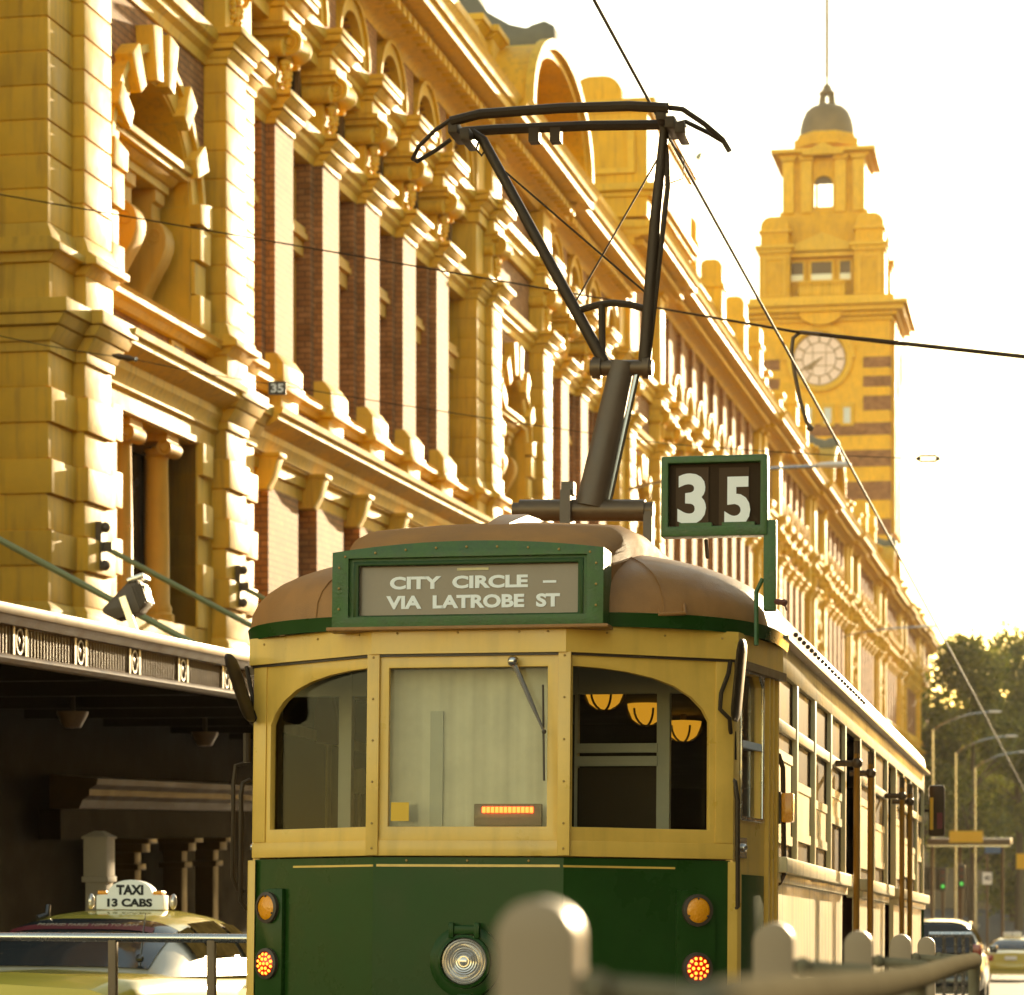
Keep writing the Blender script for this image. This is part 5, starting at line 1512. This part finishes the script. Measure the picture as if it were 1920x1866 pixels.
# ================================================================== CARS
def lerp_tab(tab, y):
    for i in range(len(tab) - 1):
        if tab[i][0] <= y <= tab[i + 1][0]:
            t = (y - tab[i][0]) / max(1e-6, tab[i + 1][0] - tab[i][0])
            return [tab[i][k] + (tab[i + 1][k] - tab[i][k]) * t for k in range(1, len(tab[i]))]
    return list(tab[0][1:]) if y < tab[0][0] else list(tab[-1][1:])
def car(label, X, Yr, body_tab, gh_tab, paint, roof_paint, rear_glass, sides, wheels, lights, group=None, plate_txt=None):
    """body_tab: (y, half width, deck height); gh_tab: (y, roof z, half belt, half roof, belt z), y from the rear bumper"""
    ang = -math.atan(SLOPE) if Yr < 200 else 0
    root = thing("car", label, "car", (X, Yr, gz(Yr)), (ang, 0, 0), group)
    def bsec(y):
        w_, h_ = lerp_tab(body_tab, y)
        half = [(0, .22), (w_ * .82, .22), (w_ * .97, .34), (w_, .52), (w_, .68), (w_ * .975, h_ - .12), (w_ * .93, h_ - .03), (w_ * .82, h_), (0, h_ + .03)]
        return [(-x, y, z) for x, z in reversed(half[1:-1])] + [(x, y, z) for x, z in half[:1]] + [(x, y, z) for x, z in half[1:]]
    ys = [body_tab[0][0] + (body_tab[-1][0] - body_tab[0][0]) * k / 24 for k in range(25)]
    MB().loft([bsec(y) for y in ys]).build("body", paint, root, smooth=True, ang=50)
    NU = 20
    def G(y, u, off=0.0):
        zr, wb, wr, zb = lerp_tab(gh_tab, y)
        h = max(zr - zb, 0)
        a = pi * u
        x = -cos(a)
        sgn = -1 if x < 0 else 1
        ex = sgn * abs(x) ** .45
        ez = max(0.0, sin(a)) ** .62
        f = ez
        w_ = wb + (wr - wb) * f
        return Vector((ex * (w_ + off), y, zb + (h + off) * ez))
    gy = [gh_tab[0][0] + (gh_tab[-1][0] - gh_tab[0][0]) * k / 30 for k in range(31)]
    MB().loft([[G(y, k / NU) for k in range(NU + 1)] for y in gy], closed=False, cap=False).build("cabin", roof_paint, root, smooth=True, ang=50)
    y0, y1, u0, u1 = rear_glass
    rg = MB().loft([[G(y0 + (y1 - y0) * j / 8, u0 + (u1 - u0) * k / 12, .014) for k in range(13)] for j in range(9)], closed=False, cap=False).build("rear_glass", "car_glass_dark", root, smooth=True)
    for (a, b_, ua, ub) in sides:
        for m in (0, 1):
            f = (lambda u: u) if m == 0 else (lambda u: 1 - u)
            MB().loft([[G(a + (b_ - a) * j / 6, f(ua + (ub - ua) * k / 5), .022) for k in range(6)] for j in range(7)], closed=False, cap=False).build("side_glass", "car_side_glass", root, smooth=True)
    for wy in wheels:
        for sx in (-1, 1):
            w_ = body_tab[2][1]
            t = MB().lathe([(.19, -.1), (.31, -.1), (.33, -.07), (.33, .07), (.31, .1), (.19, .1)], (sx * (w_ - .1), wy, .33), 22, 'x').build("wheel", "rubber", root, smooth=True)
            MB().lathe([(.001, -.07), (.1, -.08), (.2, -.06), (.2, .06), (.1, .08), (.001, .07)], (sx * (w_ - .1), wy, .33), 16, 'x').build("rim", "steel", t, smooth=True)
    w0, lz, lh, lw = lights
    for sx in (-1, 1):
        a, b_ = sorted((sx * w0, sx * (w0 - lw)))
        MB().box(a, b_, -.03, .18, lz, lz + lh).build("tail_lamp", "red_lens", root, bevel=.03)
    bp = MB().box(-body_tab[0][1] - .02, body_tab[0][1] + .02, -.09, .12, .36, .58).build("bumper", paint, root, bevel=.05)
    pl = MB().box(-.19, .19, -.06, -.02, .70, .82).build("number_plate", "white", root)
    for sx in (-1, 1):
        ym = gh_tab[-2][0] - .1
        MB().box(sx * (body_tab[2][1] + .1) - .09, sx * (body_tab[2][1] + .1) + .09, ym - .06, ym + .05, body_tab[2][2] - .02, body_tab[2][2] + .14).build("wing_mirror", "black_car", root, bevel=.03)
    return root, G
mat("car_side_glass", (0.07, 0.05, 0.018), 0.5, spec=0.0, var=0.5, vscale=9)
mat("car_glass_dark", (0.03, 0.033, 0.035), 0.08, spec=0.4)
SED_B = [(0, .78, .90), (.12, .88, .97), (.9, .93, .99), (2.6, .935, .97), (3.7, .93, .96), (4.6, .90, .86), (4.9, .76, .70)]
SED_G = [(1.0, .98, .80, .74, .97), (1.35, 1.17, .84, .70, .97), (1.75, 1.335, .86, .66, .97), (2.1, 1.405, .87, .64, .97), (2.7, 1.44, .87, .64, .97), (3.2, 1.41, .87, .65, .97), (3.7, 1.2, .86, .68, .97), (4.15, .96, .82, .76, .95)]
SED = dict(body_tab=SED_B, gh_tab=SED_G, rear_glass=(1.08, 1.86, .24, .76), sides=[(1.72, 2.05, .055, .23), (2.1, 2.75, .045, .25), (2.85, 3.5, .045, .24)], wheels=(.95, 3.75), lights=(.86, .66, .2, .3))
sg = onY(234, 1700, 19.5)
tx_y = 19.5 - 2.55
taxi, G1 = car("pale yellow taxi with a white roof sign behind the steel barrier, left of the tram", sg.x, tx_y, paint="taxi_yellow", roof_paint="taxi_silver", **SED)
yr = 2.6
def roof(y, u=.5):
    return G1(y, u)
# yellow roof skin over the silver pillars
MB().loft([[G1(1.9 + 1.4 * j / 10, .22 + .56 * k / 14, .006) for k in range(15)] for j in range(11)], closed=False, cap=False).build("roof_panel", "taxi_yellow", taxi, smooth=True)
sz = roof(yr).z + .01
prof = [(-.26, 0), (.26, 0), (.26, .105), (.23, .11), (.19, .11)] + [(.175 * cos(pi * k / 12), .11 + .11 * sin(pi * k / 12)) for k in range(13)] + [(-.19, .11), (-.23, .11), (-.26, .105)]
sgn = MB().prism([(x, sz + z) for x, z in prof], yr, yr + .12, 'y').build("roof_sign", "white", taxi, bevel=.012)
for body, w_, h_, z in (("TAXI", .21, .075, .145), ("13 CABS", .35, .062, .05)):
    put(text_mesh("lettering", body, "rubber", w_, h_, .001, .05), "lettering", sgn, (0, yr - .003, sz + z), (pi / 2, 0, 0))
for sx in (-1, 1):
    MB().box(sx * .215 - .035, sx * .215 + .035, yr - .01, yr + .1, sz + .11, sz + .14).build("amber_lamp", "amber", sgn, bevel=.01)
    MB().ball((sx * .32, yr + .05, sz + .06), .06, 10, 6, sc=(.5, .5, 1)).build("side_lamp", "lamp_glass", sgn, smooth=True)
ba = roof(2.0, .38)
MB().tube([ba + Vector((-.05, -.05, 0)), ba + Vector((0, 0, .03)), ba + Vector((.0, .02, .1))], [.03, .025, .02], 8).build("roof_antenna", "black_car", taxi, smooth=True)
an = Vector(G1(1.12, .70, .01))
MB().tube([an, an + Vector((.02, .05, .36))], [.01, .003], 6).ball(tuple(an + Vector((0, 0, .05))), .03, 8, 6).build("whip_antenna", "black_car", taxi)
MB().loft([[G1(1.60 + .045 * j, .30 + .36 * k / 12, .022) for k in range(13)] for j in range(3)], closed=False, cap=False).build("fare_strip", "sign_red", taxi, smooth=True)
t0_, t1_ = Vector(G1(1.605, .5, .03)), Vector(G1(1.685, .5, .03))
put(text_mesh("lettering", "PREPAID FARES 10PM TO 5AM", "taxi_silver", .74, .042, .0005, .0), "lettering", taxi, (0.02, (t0_.y + t1_.y) / 2, (t0_.z + t1_.z) / 2 + .004), (math.atan2(t1_.z - t0_.z, t1_.y - t0_.y), 0, 0))
SUV_B = [(0, .84, .98), (.12, .93, 1.05), (.9, .95, 1.06), (2.6, .95, 1.04), (3.6, .95, 1.03), (4.5, .90, .95), (4.75, .78, .80)]
SUV_G = [(.12, 1.06, .86, .78, 1.05), (.3, 1.45, .87, .72, 1.05), (.45, 1.66, .87, .69, 1.05), (1.2, 1.73, .88, .68, 1.05), (2.4, 1.72, .88, .68, 1.05), (2.9, 1.62, .88, .69, 1.05), (3.6, 1.03, .84, .78, 1.03)]
suv, G2 = car("black four-wheel drive beyond the tram, on the tram lane", -2.45, 56, SUV_B, SUV_G, "black_car", "black_car", (.16, .40, .2, .8), [(.5, 1.2, .05, .24), (1.3, 2.1, .045, .25), (2.2, 3.0, .045, .24)], (.85, 3.65), (.90, .98, .24, .22))
MB().loft([[G2(.46 + 2.2 * j / 8, .3 + .4 * k / 8, .012) for k in range(9)] for j in range(9)], closed=False, cap=False).build("roof_skin", "black_car", suv, smooth=True)
for sx in (.28, .72):
    MB().tube([G2(.6, sx, .05), G2(1.4, sx, .06), G2(2.5, sx, .05)], .02, 6).build("roof_rail", "steel", suv, smooth=True)
tx2, G3 = car("distant bright yellow taxi ahead on the right, waiting on sunlit road", -1.62, 92, paint="taxi_yellow_deep" if False else "taxi_yellow", roof_paint="taxi_yellow", **SED)
s2 = MB().box(-.3, .3, 2.5, 2.62, 1.44, 1.62).build("roof_sign", "white", tx2, bevel=.04)
MB().tube([(0, 2.0, 1.4), (0.02, 1.95, 1.7)], .008, 5).build("whip_antenna", "black_car", tx2)
fc, G4 = car("tiny far white wagon at the right edge under the trees", -2.6, 178, SUV_B, SUV_G, "taxi_silver", "taxi_silver", (.16, .40, .2, .8), [(.5, 1.2, .05, .24), (1.3, 2.1, .045, .25), (2.2, 3.0, .045, .24)], (.85, 3.65), (.90, .98, .24, .22))

# ================================================================== FENCES
fence = thing("platform_fence", "out of focus steel fence with round-topped posts at lower right", "fence", (0, 0, 0))
def gnd(y):
    return gz(y)
kk = 2.35
post_pts = [(1012, 1685, 1), (1452, 1730, 2.06), (1610, 1745, 2.95), (1689, 1752, 3.9), (1737, 1757, 4.75)]
for i, (px, py, m) in enumerate(post_pts):
    d = kk * m
    r = ray(px, py)
    p = EYE + r * d
    hw = .035
    prof = [(p.x - hw, gnd(p.y)), (p.x + hw, gnd(p.y))] + [(p.x + hw * cos(pi * k / 14), p.z - hw + hw * sin(pi * k / 14)) for k in range(15)]
    o = MB().prism(prof, p.y - .02, p.y + .02, 'y').build("post", "post_plate", fence, bevel=.008)
    MB().tube([(p.x + .03, p.y, p.z - .075), (p.x + .17, p.y, p.z - .085)], .012, 8).ball((p.x + .05, p.y - .01, p.z - .075), .016, 8, 6).build("rail_bracket", "fence_steel", o, smooth=True)
rp = []
for d, px, py in ((2.05, 1318, 1960), (2.1, 1325, 1900), (2.2, 1362, 1892), (2.5, 1425, 1880), (3.0, 1494, 1868), (4.0, 1632, 1852), (5.8, 1722, 1833), (7.4, 1788, 1810), (8.8, 1826, 1801)):
    rp.append(EYE + ray(px, py) * d)
MB().tube(rp, [.025] * len(rp), 14).ball(tuple(rp[-1]), .026, 12, 8).build("top_rail", "fence_steel", fence, smooth=True)
for i in (6, 8):
    q = rp[i]
    MB().tube([q, (q.x, q.y, gnd(q.y))], .018, 10).build("rail_leg", "fence_steel", fence, smooth=True)
low = [Vector((q.x, q.y, q.z - .45)) for q in rp[3:]]
MB().tube(low, .016, 8).build("lower_rail", "fence_steel", fence, smooth=True)
barrier = thing("steel_barrier", "low steel tube barrier in front of the taxi, left of the tram", "barrier", (0, 0, 0))
yb0 = 14.95
a_, b_ = onY(-60, 1756, yb0), onY(500, 1760, yb0)
MB().tube([a_, b_], .027, 12).build("top_rail", "stainless", barrier, smooth=True)
for px in (-30, 212, 397):
    q = onY(px, 1758, yb0)
    MB().box(q.x - .024, q.x + .024, yb0 - .024, yb0 + .024, gnd(yb0), q.z - .01).build("post", "steel_dark", barrier, bevel=.008)
q0_, q1_ = onY(-60, 1756, yb0), onY(500, 1760, yb0)
MB().tube([q0_ - Vector((0, 0, .5)), q1_ - Vector((0, 0, .5))], .02, 10).build("lower_rail", "stainless", barrier, smooth=True)
far_b = thing("steel_barrier", "small far steel barrier in front of the black four-wheel drive", "barrier")
a_, b_ = onY(1742, 1752, 31), onY(1822, 1752, 31)
MB().tube([a_, b_], .028, 8).build("top_rail", "stainless", far_b, smooth=True)
for px in (1744, 1770, 1792, 1806, 1821):
    q = onY(px, 1753, 31)
    MB().tube([q, (q.x, q.y, gz(31))], .02, 8).build("post", "stainless", far_b, smooth=True)

# ================================================================== OVERHEAD WIRES
cwx = tl(1214, 196, yp - .12)
wr = MTR
pts = [wr @ Vector((cwx.x + dx, y, cwx.z + .035 + dz)) for y, dx, dz in ((-14, .0, 0), (yp, 0, 0), (11.5, .02, .01), (40, .05, .0), (110, .0, 0), (240, 0, 0))]
tag(MB().tube(pts, [.009, .009, .012, .016, .02, .02], 6).build("contact_wire", "wire_metal"), "overhead contact wire touching the pantograph and running down the street", "wire")
def wire(label, pts, r, nm="span_wire", m="black_metal", sag=0.0):
    out = []
    for i in range(len(pts) - 1):
        for k in range(6):
            t = k / 6
            q = pts[i].lerp(pts[i + 1], t)
            q.z -= sag * 4 * t * (1 - t)
            out.append(q)
    out.append(pts[-1])
    return tag(MB().tube(out, r, 5).build(nm, m), label, "wire")
crossp = EYE + ray(1490, 622) * 24.2
s1 = [onX(-5, 364, -12.0), crossp, EYE + ray(1975, 675) * 23]
wire("upper span wire sagging from the station across the clock face to the right", s1, [.008] * 6 + [.013, .017, .019, .02, .02, .02, .02])
pa = thing("pull_off_arm", "curved steel pull-off arm hanging in front of the clock dial", "arm")
cp_ = []
for px, py in ((1500, 623), (1487, 634), (1484, 660), (1490, 700), (1500, 750), (1512, 790), (1522, 806)):
    cp_.append(EYE + ray(px, py) * 24.2)
MB().tube(cp_, .017, 8).build("arm", "steel_dark", pa, smooth=True)
MB().tube([EYE + ray(1500, 623) * 24.1, EYE + ray(1700, 646) * 24.0], .018, 8).build("arm_bar", "steel_dark", pa, smooth=True)
MB().ball(tuple(EYE + ray(1519, 803) * 24.1), .03, 8, 6).build("wire_clip", "steel_dark", pa, smooth=True)
s2_ = [onX(-5, 629, -12.0), EYE + ray(244, 672) * 33, EYE + ray(522, 722) * 33, EYE + ray(1250, 832) * 34, EYE + ray(1720, 860) * 34, EYE + ray(1985, 861) * 34]
wire("lower thin span wire carrying the small 35 plate past the station", s2_, .006, sag=.02)
ins = thing("strain_insulator", "slim insulator on the span wire against the sky right of the tower", "insulator")
a_, b_ = EYE + ray(1722, 860) * 33.9, EYE + ray(1758, 860) * 33.9
loop = [a_ + Vector((0, 0, .0)), a_ + Vector((.02, 0, .035)), b_ + Vector((-.02, 0, .035)), b_, b_ + Vector((-.02, 0, -.035)), a_ + Vector((.02, 0, -.035))]
MB().tube(loop, .014, 6, closed=True).build("link", "dark_frame", ins)
for q in (a_, b_):
    MB().ball(tuple(q), .03, 8, 5).build("clevis", "dark_frame", ins)
for px, lab in ((232, "small turnbuckle insulator on the span wire before the near pilaster"),):
    q, q2 = EYE + ray(px - 22, 666) * 32.9, EYE + ray(px + 22, 674) * 32.9
    i2_ = thing("strain_insulator", lab, "insulator")
    MB().tube([q, q.lerp(q2, .3), q.lerp(q2, .5), q.lerp(q2, .7), q2], [.015, .04, .03, .04, .015], 8).build("barrel", "steel_dark", i2_, smooth=True)
    MB().ball(tuple(q2), .03, 8, 5).build("clevis", "steel", i2_)
tp = EYE + ray(520, 728) * 32.8
tg = thing("number_tag", "small dark plate numbered 35 hung from the span wire", "sign", tuple(tp), (0, 0, TH))
MB().box(-.105, .105, -.008, .008, -.08, .08).build("plate", "dark_frame", tg)
put(text_mesh("numeral", "35", "white", .15, .105, .001, .03), "numeral", tg, (0, -.011, 0), (pi / 2, 0, 0))
MB().tube([(.1, 0, .07), (.26, 0, .02), (.3, 0, -.06)], .006, 5).build("hanger", "dark_frame", tg)
fl = thing("parapet_light", "small dark floodlight on a thin arm above the station parapet", "light")
q = EYE + ray(1311, 293) * 92
b0 = EYE + ray(1240, 311) * 92
MB().tube([b0, q - Vector((.1, 0, .25))], .018, 5).tube([q - Vector((.1, 0, .25)), q], .02, 5).build("arm", "steel_dark", fl)
MB().loft([[(q.x - .12, q.y - .1, q.z - .05), (q.x + .05, q.y - .1, q.z - .12), (q.x + .05, q.y + .1, q.z - .12), (q.x - .12, q.y + .1, q.z - .05)], [(q.x - .05, q.y - .1, q.z + .05), (q.x + .14, q.y - .1, q.z + .14), (q.x + .14, q.y + .1, q.z + .14), (q.x - .05, q.y + .1, q.z + .05)]]).build("head", "copper", fl)

# ================================================================== STREET LAMPS
def lamp(label, Y, Xh, z, Xp, pole):
    t = thing("street_lamp", label, "street lamp", (Xp, Y, gz(Y) if pole else z - .3), group="street lamps along the station side")
    bz = t.location.z
    L = Xh - Xp
    arm = [(0, 0, (z - 1.3 if pole else z - .5) - bz)] + [(L * k / 8, 0, z - bz - (1.2 if pole else .45) * (1 - k / 8) ** 2) for k in range(1, 9)]
    MB().tube(arm, .045, 8).build("arm", "stainless", t, smooth=True)
    MB().loft([[(L - .1 + x, .13 * w_ * cos(a), z - bz + .03 + .09 * w_ * sin(a)) for a in [2 * pi * k / 10 for k in range(10)]] for x, w_ in ((0, .4), (.15, .8), (.45, 1.0), (.8, .85), (.95, .3))]).build("lamp_head", "white", t, smooth=True)
    if pole:
        MB().tube([(0, 0, 0), (0, 0, z - bz - 1.2)], [.11, .07], 10).build("pole", "stainless", t, smooth=True)
    return t
lamp("street lamp arm reaching out over the number box, in front of the tower base", 75, -6.4, 10.9, -11.6, False)
lamp("street lamp arm by the far end of the station, above the tree edge", 150, -7.4, 11.8, -11.6, False)
lamp("street lamp highest of three in front of the trees", 200, -5.0, 9.2, -9.0, True)
lamp("street lamp middle of three in front of the trees", 214, -4.1, 7.9, -7.9, True)
lamp("street lamp lowest and farthest of three in front of the trees", 226, -3.2, 7.0, -6.8, True)

# ================================================================== SMALL THINGS LEFT
fld = thing("floodlight", "dark finned floodlight standing on the canopy edge", "floodlight")
c0 = onX(238, 1126, -8.15)
Mf = Matrix.Translation(c0) @ Matrix.Rotation(radians(8), 4, 'Z') @ Matrix.Rotation(radians(-20), 4, 'Y')
sc_ = 22.5 / FPX
MB().prism([(-52 * sc_, -10 * sc_), (-30 * sc_, -34 * sc_), (22 * sc_, -36 * sc_), (44 * sc_, -22 * sc_), (50 * sc_, 12 * sc_), (30 * sc_, 30 * sc_), (18 * sc_, 30 * sc_), (-48 * sc_, -2 * sc_)], -.14, .14, 'y', Mf).build("housing", "grey_paint", fld, bevel=.025)
for k in range(5):
    x = (24 + k * 5) * sc_
    MB().box(x - .006, x + .006, -.17, .17, -30 * sc_ + k * .01, 20 * sc_, Mf).build("fin", "grey_paint", fld)
MB().box(18 * sc_, 56 * sc_, -.16, .16, 26 * sc_, 38 * sc_, Mf).build("visor", "stainless", fld, bevel=.02)
MB().box(-.03, .03, -.19, -.16, -.3, .02, Mf).build("bracket", "stainless", fld)
MB().tube([c0 + Vector((.05, 0, -.1)), (c0.x + .05, c0.y, 2.93)], .03, 8).build("stem", "grey_paint", fld)
kp_ = onX(186, 1562, -9.6)
pil = thing("pavement_pillar", "pale square pillar with capped head on the footpath behind the taxi", "pillar", (kp_.x, kp_.y, gz(kp_.y) + .126))
hh = kp_.z - pil.location.z
MB().box(-.11, .11, -.11, .11, 0, hh - .5).build("shaft", "concrete", pil, bevel=.01)
MB().box(-.14, .14, -.14, .14, hh - .5, hh - .44).box(-.125, .125, -.125, .125, hh - .44, hh - .06).build("head", "concrete", pil, bevel=.01)
MB().loft([[(s * .14 * a, .14 * a * t, z) for s, t in ((-1, -1), (1, -1), (1, 1), (-1, 1))] for a, z in ((1, hh - .06), (1, hh - .04), (.3, hh + .02))]).build("cap", "concrete", pil)

# ================================================================== FAR STREET: TREES, SIGNS, BUILDING
def tree(label, X, Y, H, R, seed, n=2600, crown_lo=.3, ls=.56):
    rnd = random.Random(seed)
    t = thing("plane_tree", label, "tree", (X, Y, gz(Y)), group="trees at the far end of the street")
    tr = MB().tube([(0, 0, 0), (.1, 0, H * .2), (-.1, .1, H * .45), (.15, 0, H * .8)], [.45, .36, .28, .08], 10)
    for k in range(7):
        a = rnd.uniform(0, 2 * pi)
        z0 = H * rnd.uniform(.22, .55)
        l = R * rnd.uniform(.5, .9)
        tr.tube([(0, 0, z0), (l * .4 * cos(a), l * .4 * sin(a), z0 + l * .35), (l * cos(a), l * sin(a), z0 + l * .8)], [.16, .11, .04], 6)
    tr.build("trunk", "bark", t, smooth=True)
    b = MB()
    blobs = []
    for k in range(26):
        a = rnd.uniform(0, 2 * pi)
        zz = rnd.uniform(crown_lo, 1.0)
        rr = R * sqrt(max(0.05, 1 - ((zz - .6) / .45) ** 2)) * rnd.uniform(.35, 1.0)
        blobs.append((rr * cos(a), rr * sin(a), H * zz * .96, R * rnd.uniform(.22, .42)))
    for k in range(n):
        bx_, by_, bz_, br = rnd.choice(blobs)
        d = Vector((rnd.gauss(0, 1), rnd.gauss(0, 1), rnd.gauss(0, .8))).normalized() * br * (rnd.uniform(.45, 1.05) if rnd.random() < .8 else rnd.uniform(1.0, 1.45))
        c = Vector((bx_, by_, bz_)) + d
        u = Vector((rnd.uniform(-1, 1), rnd.uniform(-1, 1), rnd.uniform(-1, 1))).normalized()
        v = u.orthogonal().normalized()
        s = ls * rnd.uniform(.6, 1.3)
        b.add([c - u * s * .5, c + v * s * .32, c + u * s * .55, c - v * s * .32], [(0, 1, 2, 3)])
    me = bpy.data.meshes.new("crown")
    me.from_pydata(b.v, [], b.f)
    me.materials.append(MT["leaf"])
    put(me, "crown", t)
    return t
tree("dense tree beside the far end of the station, nearest of the trees", -7.6, 246, 26, 5.2, 1, 11000)
tree("tree in the middle of the far trees, sky glinting through its top", -3.8, 258, 28, 5.5, 2, 11000)
tree("tree at the right edge of the photo, tallest top against the sky", 0.0, 252, 28, 5.2, 3, 11000)
tree("low dark tree behind the three street lamps", -4.7, 280, 22, 6.0, 4, 11000, .1)
tree("tree far right behind the others, cut by the photo edge", 4.2, 274, 28, 6.0, 5, 9000, .2)
tree("slender tree between the station end and the middle tree, set farther back", -9.8, 294, 25, 5.0, 6, 9000, .15)
fb = thing("office_building", "dim shaded building closing the street under the trees", "building", (-2, 320, -8.5))
MB().box(-40, 40, 0, 20, 0, 17).build("wall", "far_wall", fb)
MB().box(-41, 41, -.6, 20.5, 17, 18).build("roof_cornice", "far_wall", fb, bevel=.1)
wm = MB().box(-1.1, 1.1, -.12, -.02, 0, 2.6).mesh("window", "pane")
for r_ in range(3):
    for k in range(10):
        put(wm, "window", fb, (-16 + k * 3.6, 0, 2.2 + r_ * 4.8))
aw = thing("stop_shelter", "flat roofed stop shelter with a yellow fascia sign beyond the tram", "shelter")
a_, b_ = onY(1738, 1570, 118), onY(1895, 1585, 118)
MB().box(a_.x, b_.x, 118, 122, b_.z, b_.z + .28).build("roof", "steel_dark", aw, bevel=.05)
q, q2 = onY(1780, 1580, 117.9), onY(1843, 1558, 117.9)
MB().box(q.x, q2.x, 117.85, 117.98, q.z, q2.z).build("fascia_sign", "sticker_yellow", aw)
for px in (1748, 1800, 1880):
    q = onY(px, 1580, 120)
    MB().tube([(q.x, 120, gz(120)), (q.x, 120, b_.z)], .07, 8).build("post", "steel_dark", aw)
MB().box(a_.x, b_.x, 117.95, 118.0, b_.z - .06, b_.z).build("gutter", "stainless", aw)
sp = thing("sign_pole", "grey pole with a white speed sign and blue street sign near the far taxi", "sign", tuple(onY(1851, 1700, 130)))
pz = sp.location.z
MB().tube([(0, 0, gz(130) - pz), (0, 0, onY(1851, 1585, 130).z - pz)], .05, 8).build("pole", "steel_dark", sp)
z1_ = onY(1851, 1647, 130).z - pz
MB().box(-.22, .22, -.08, -.06, z1_ - .28, z1_ + .28).build("speed_plate", "white", sp)
put(text_mesh("numeral", "40", "rubber", .28, .22, .001, .02), "numeral", sp, (0, -.085, z1_ + .02), (pi / 2, 0, 0))
z2_ = onY(1851, 1592, 130).z - pz
mat("sign_blue", (0.05, 0.12, 0.25), .4)
MB().box(-.1, .7, -.08, -.06, z2_ - .2, z2_ + .2).build("street_plate", "sign_blue", sp)
for px, py, lab in ((1768, 1662, "traffic signal showing green, left of two by the shelter"), (1803, 1657, "traffic signal showing green, right of two by the shelter")):
    q = onY(px, py, 112)
    t = thing("traffic_signal", lab, "traffic light", (q.x, 112, gz(112)), group="green traffic signals beyond the tram")
    hz = q.z - t.location.z
    MB().tube([(0, .1, 0), (0, .1, hz + .6)], .06, 8).build("pole", "steel_dark", t)
    MB().box(-.14, .14, -.1, .1, hz - .2, hz + .75).build("housing", "dark_frame", t, bevel=.03)
    for k in range(3):
        MB().lathe([(.07, -.12), (.001, -.13)], (0, 0, hz + k * .28), 12, 'y').build("lens", "signal_green" if k == 0 else "interior_red", t)
yb_s = thing("yellow_sign", "yellow sign plate at the right photo edge under the trees", "sign", tuple(onY(1914, 1615, 128)))
MB().box(-.2, .9, -.05, 0, -.35, .35).build("plate", "sticker_yellow", yb_s)
MB().tube([(.3, .03, gz(128) - yb_s.location.z), (.3, .03, .3)], .05, 8).build("pole", "steel_dark", yb_s)

# ================================================================== HAZE
hm_ = bpy.data.materials.new("haze")
hm_.use_nodes = True
t_ = hm_.node_tree
t_.nodes.remove(t_.nodes["Principled BSDF"])
pv_ = t_.nodes.new("ShaderNodeVolumePrincipled")
pv_.inputs["Color"].default_value = (1.0, 0.93, 0.78, 1)
pv_.inputs["Density"].default_value = 0.00009
pv_.inputs["Anisotropy"].default_value = 0.35
t_.links.new(pv_.outputs[0], t_.nodes["Material Output"].inputs["Volume"])
hm_.cycles.homogeneous_volume = True
MT["haze"] = hm_
hz = MB().box(-75, 60, -48, 440, -14, 85).build("haze", "haze", kind="stuff")
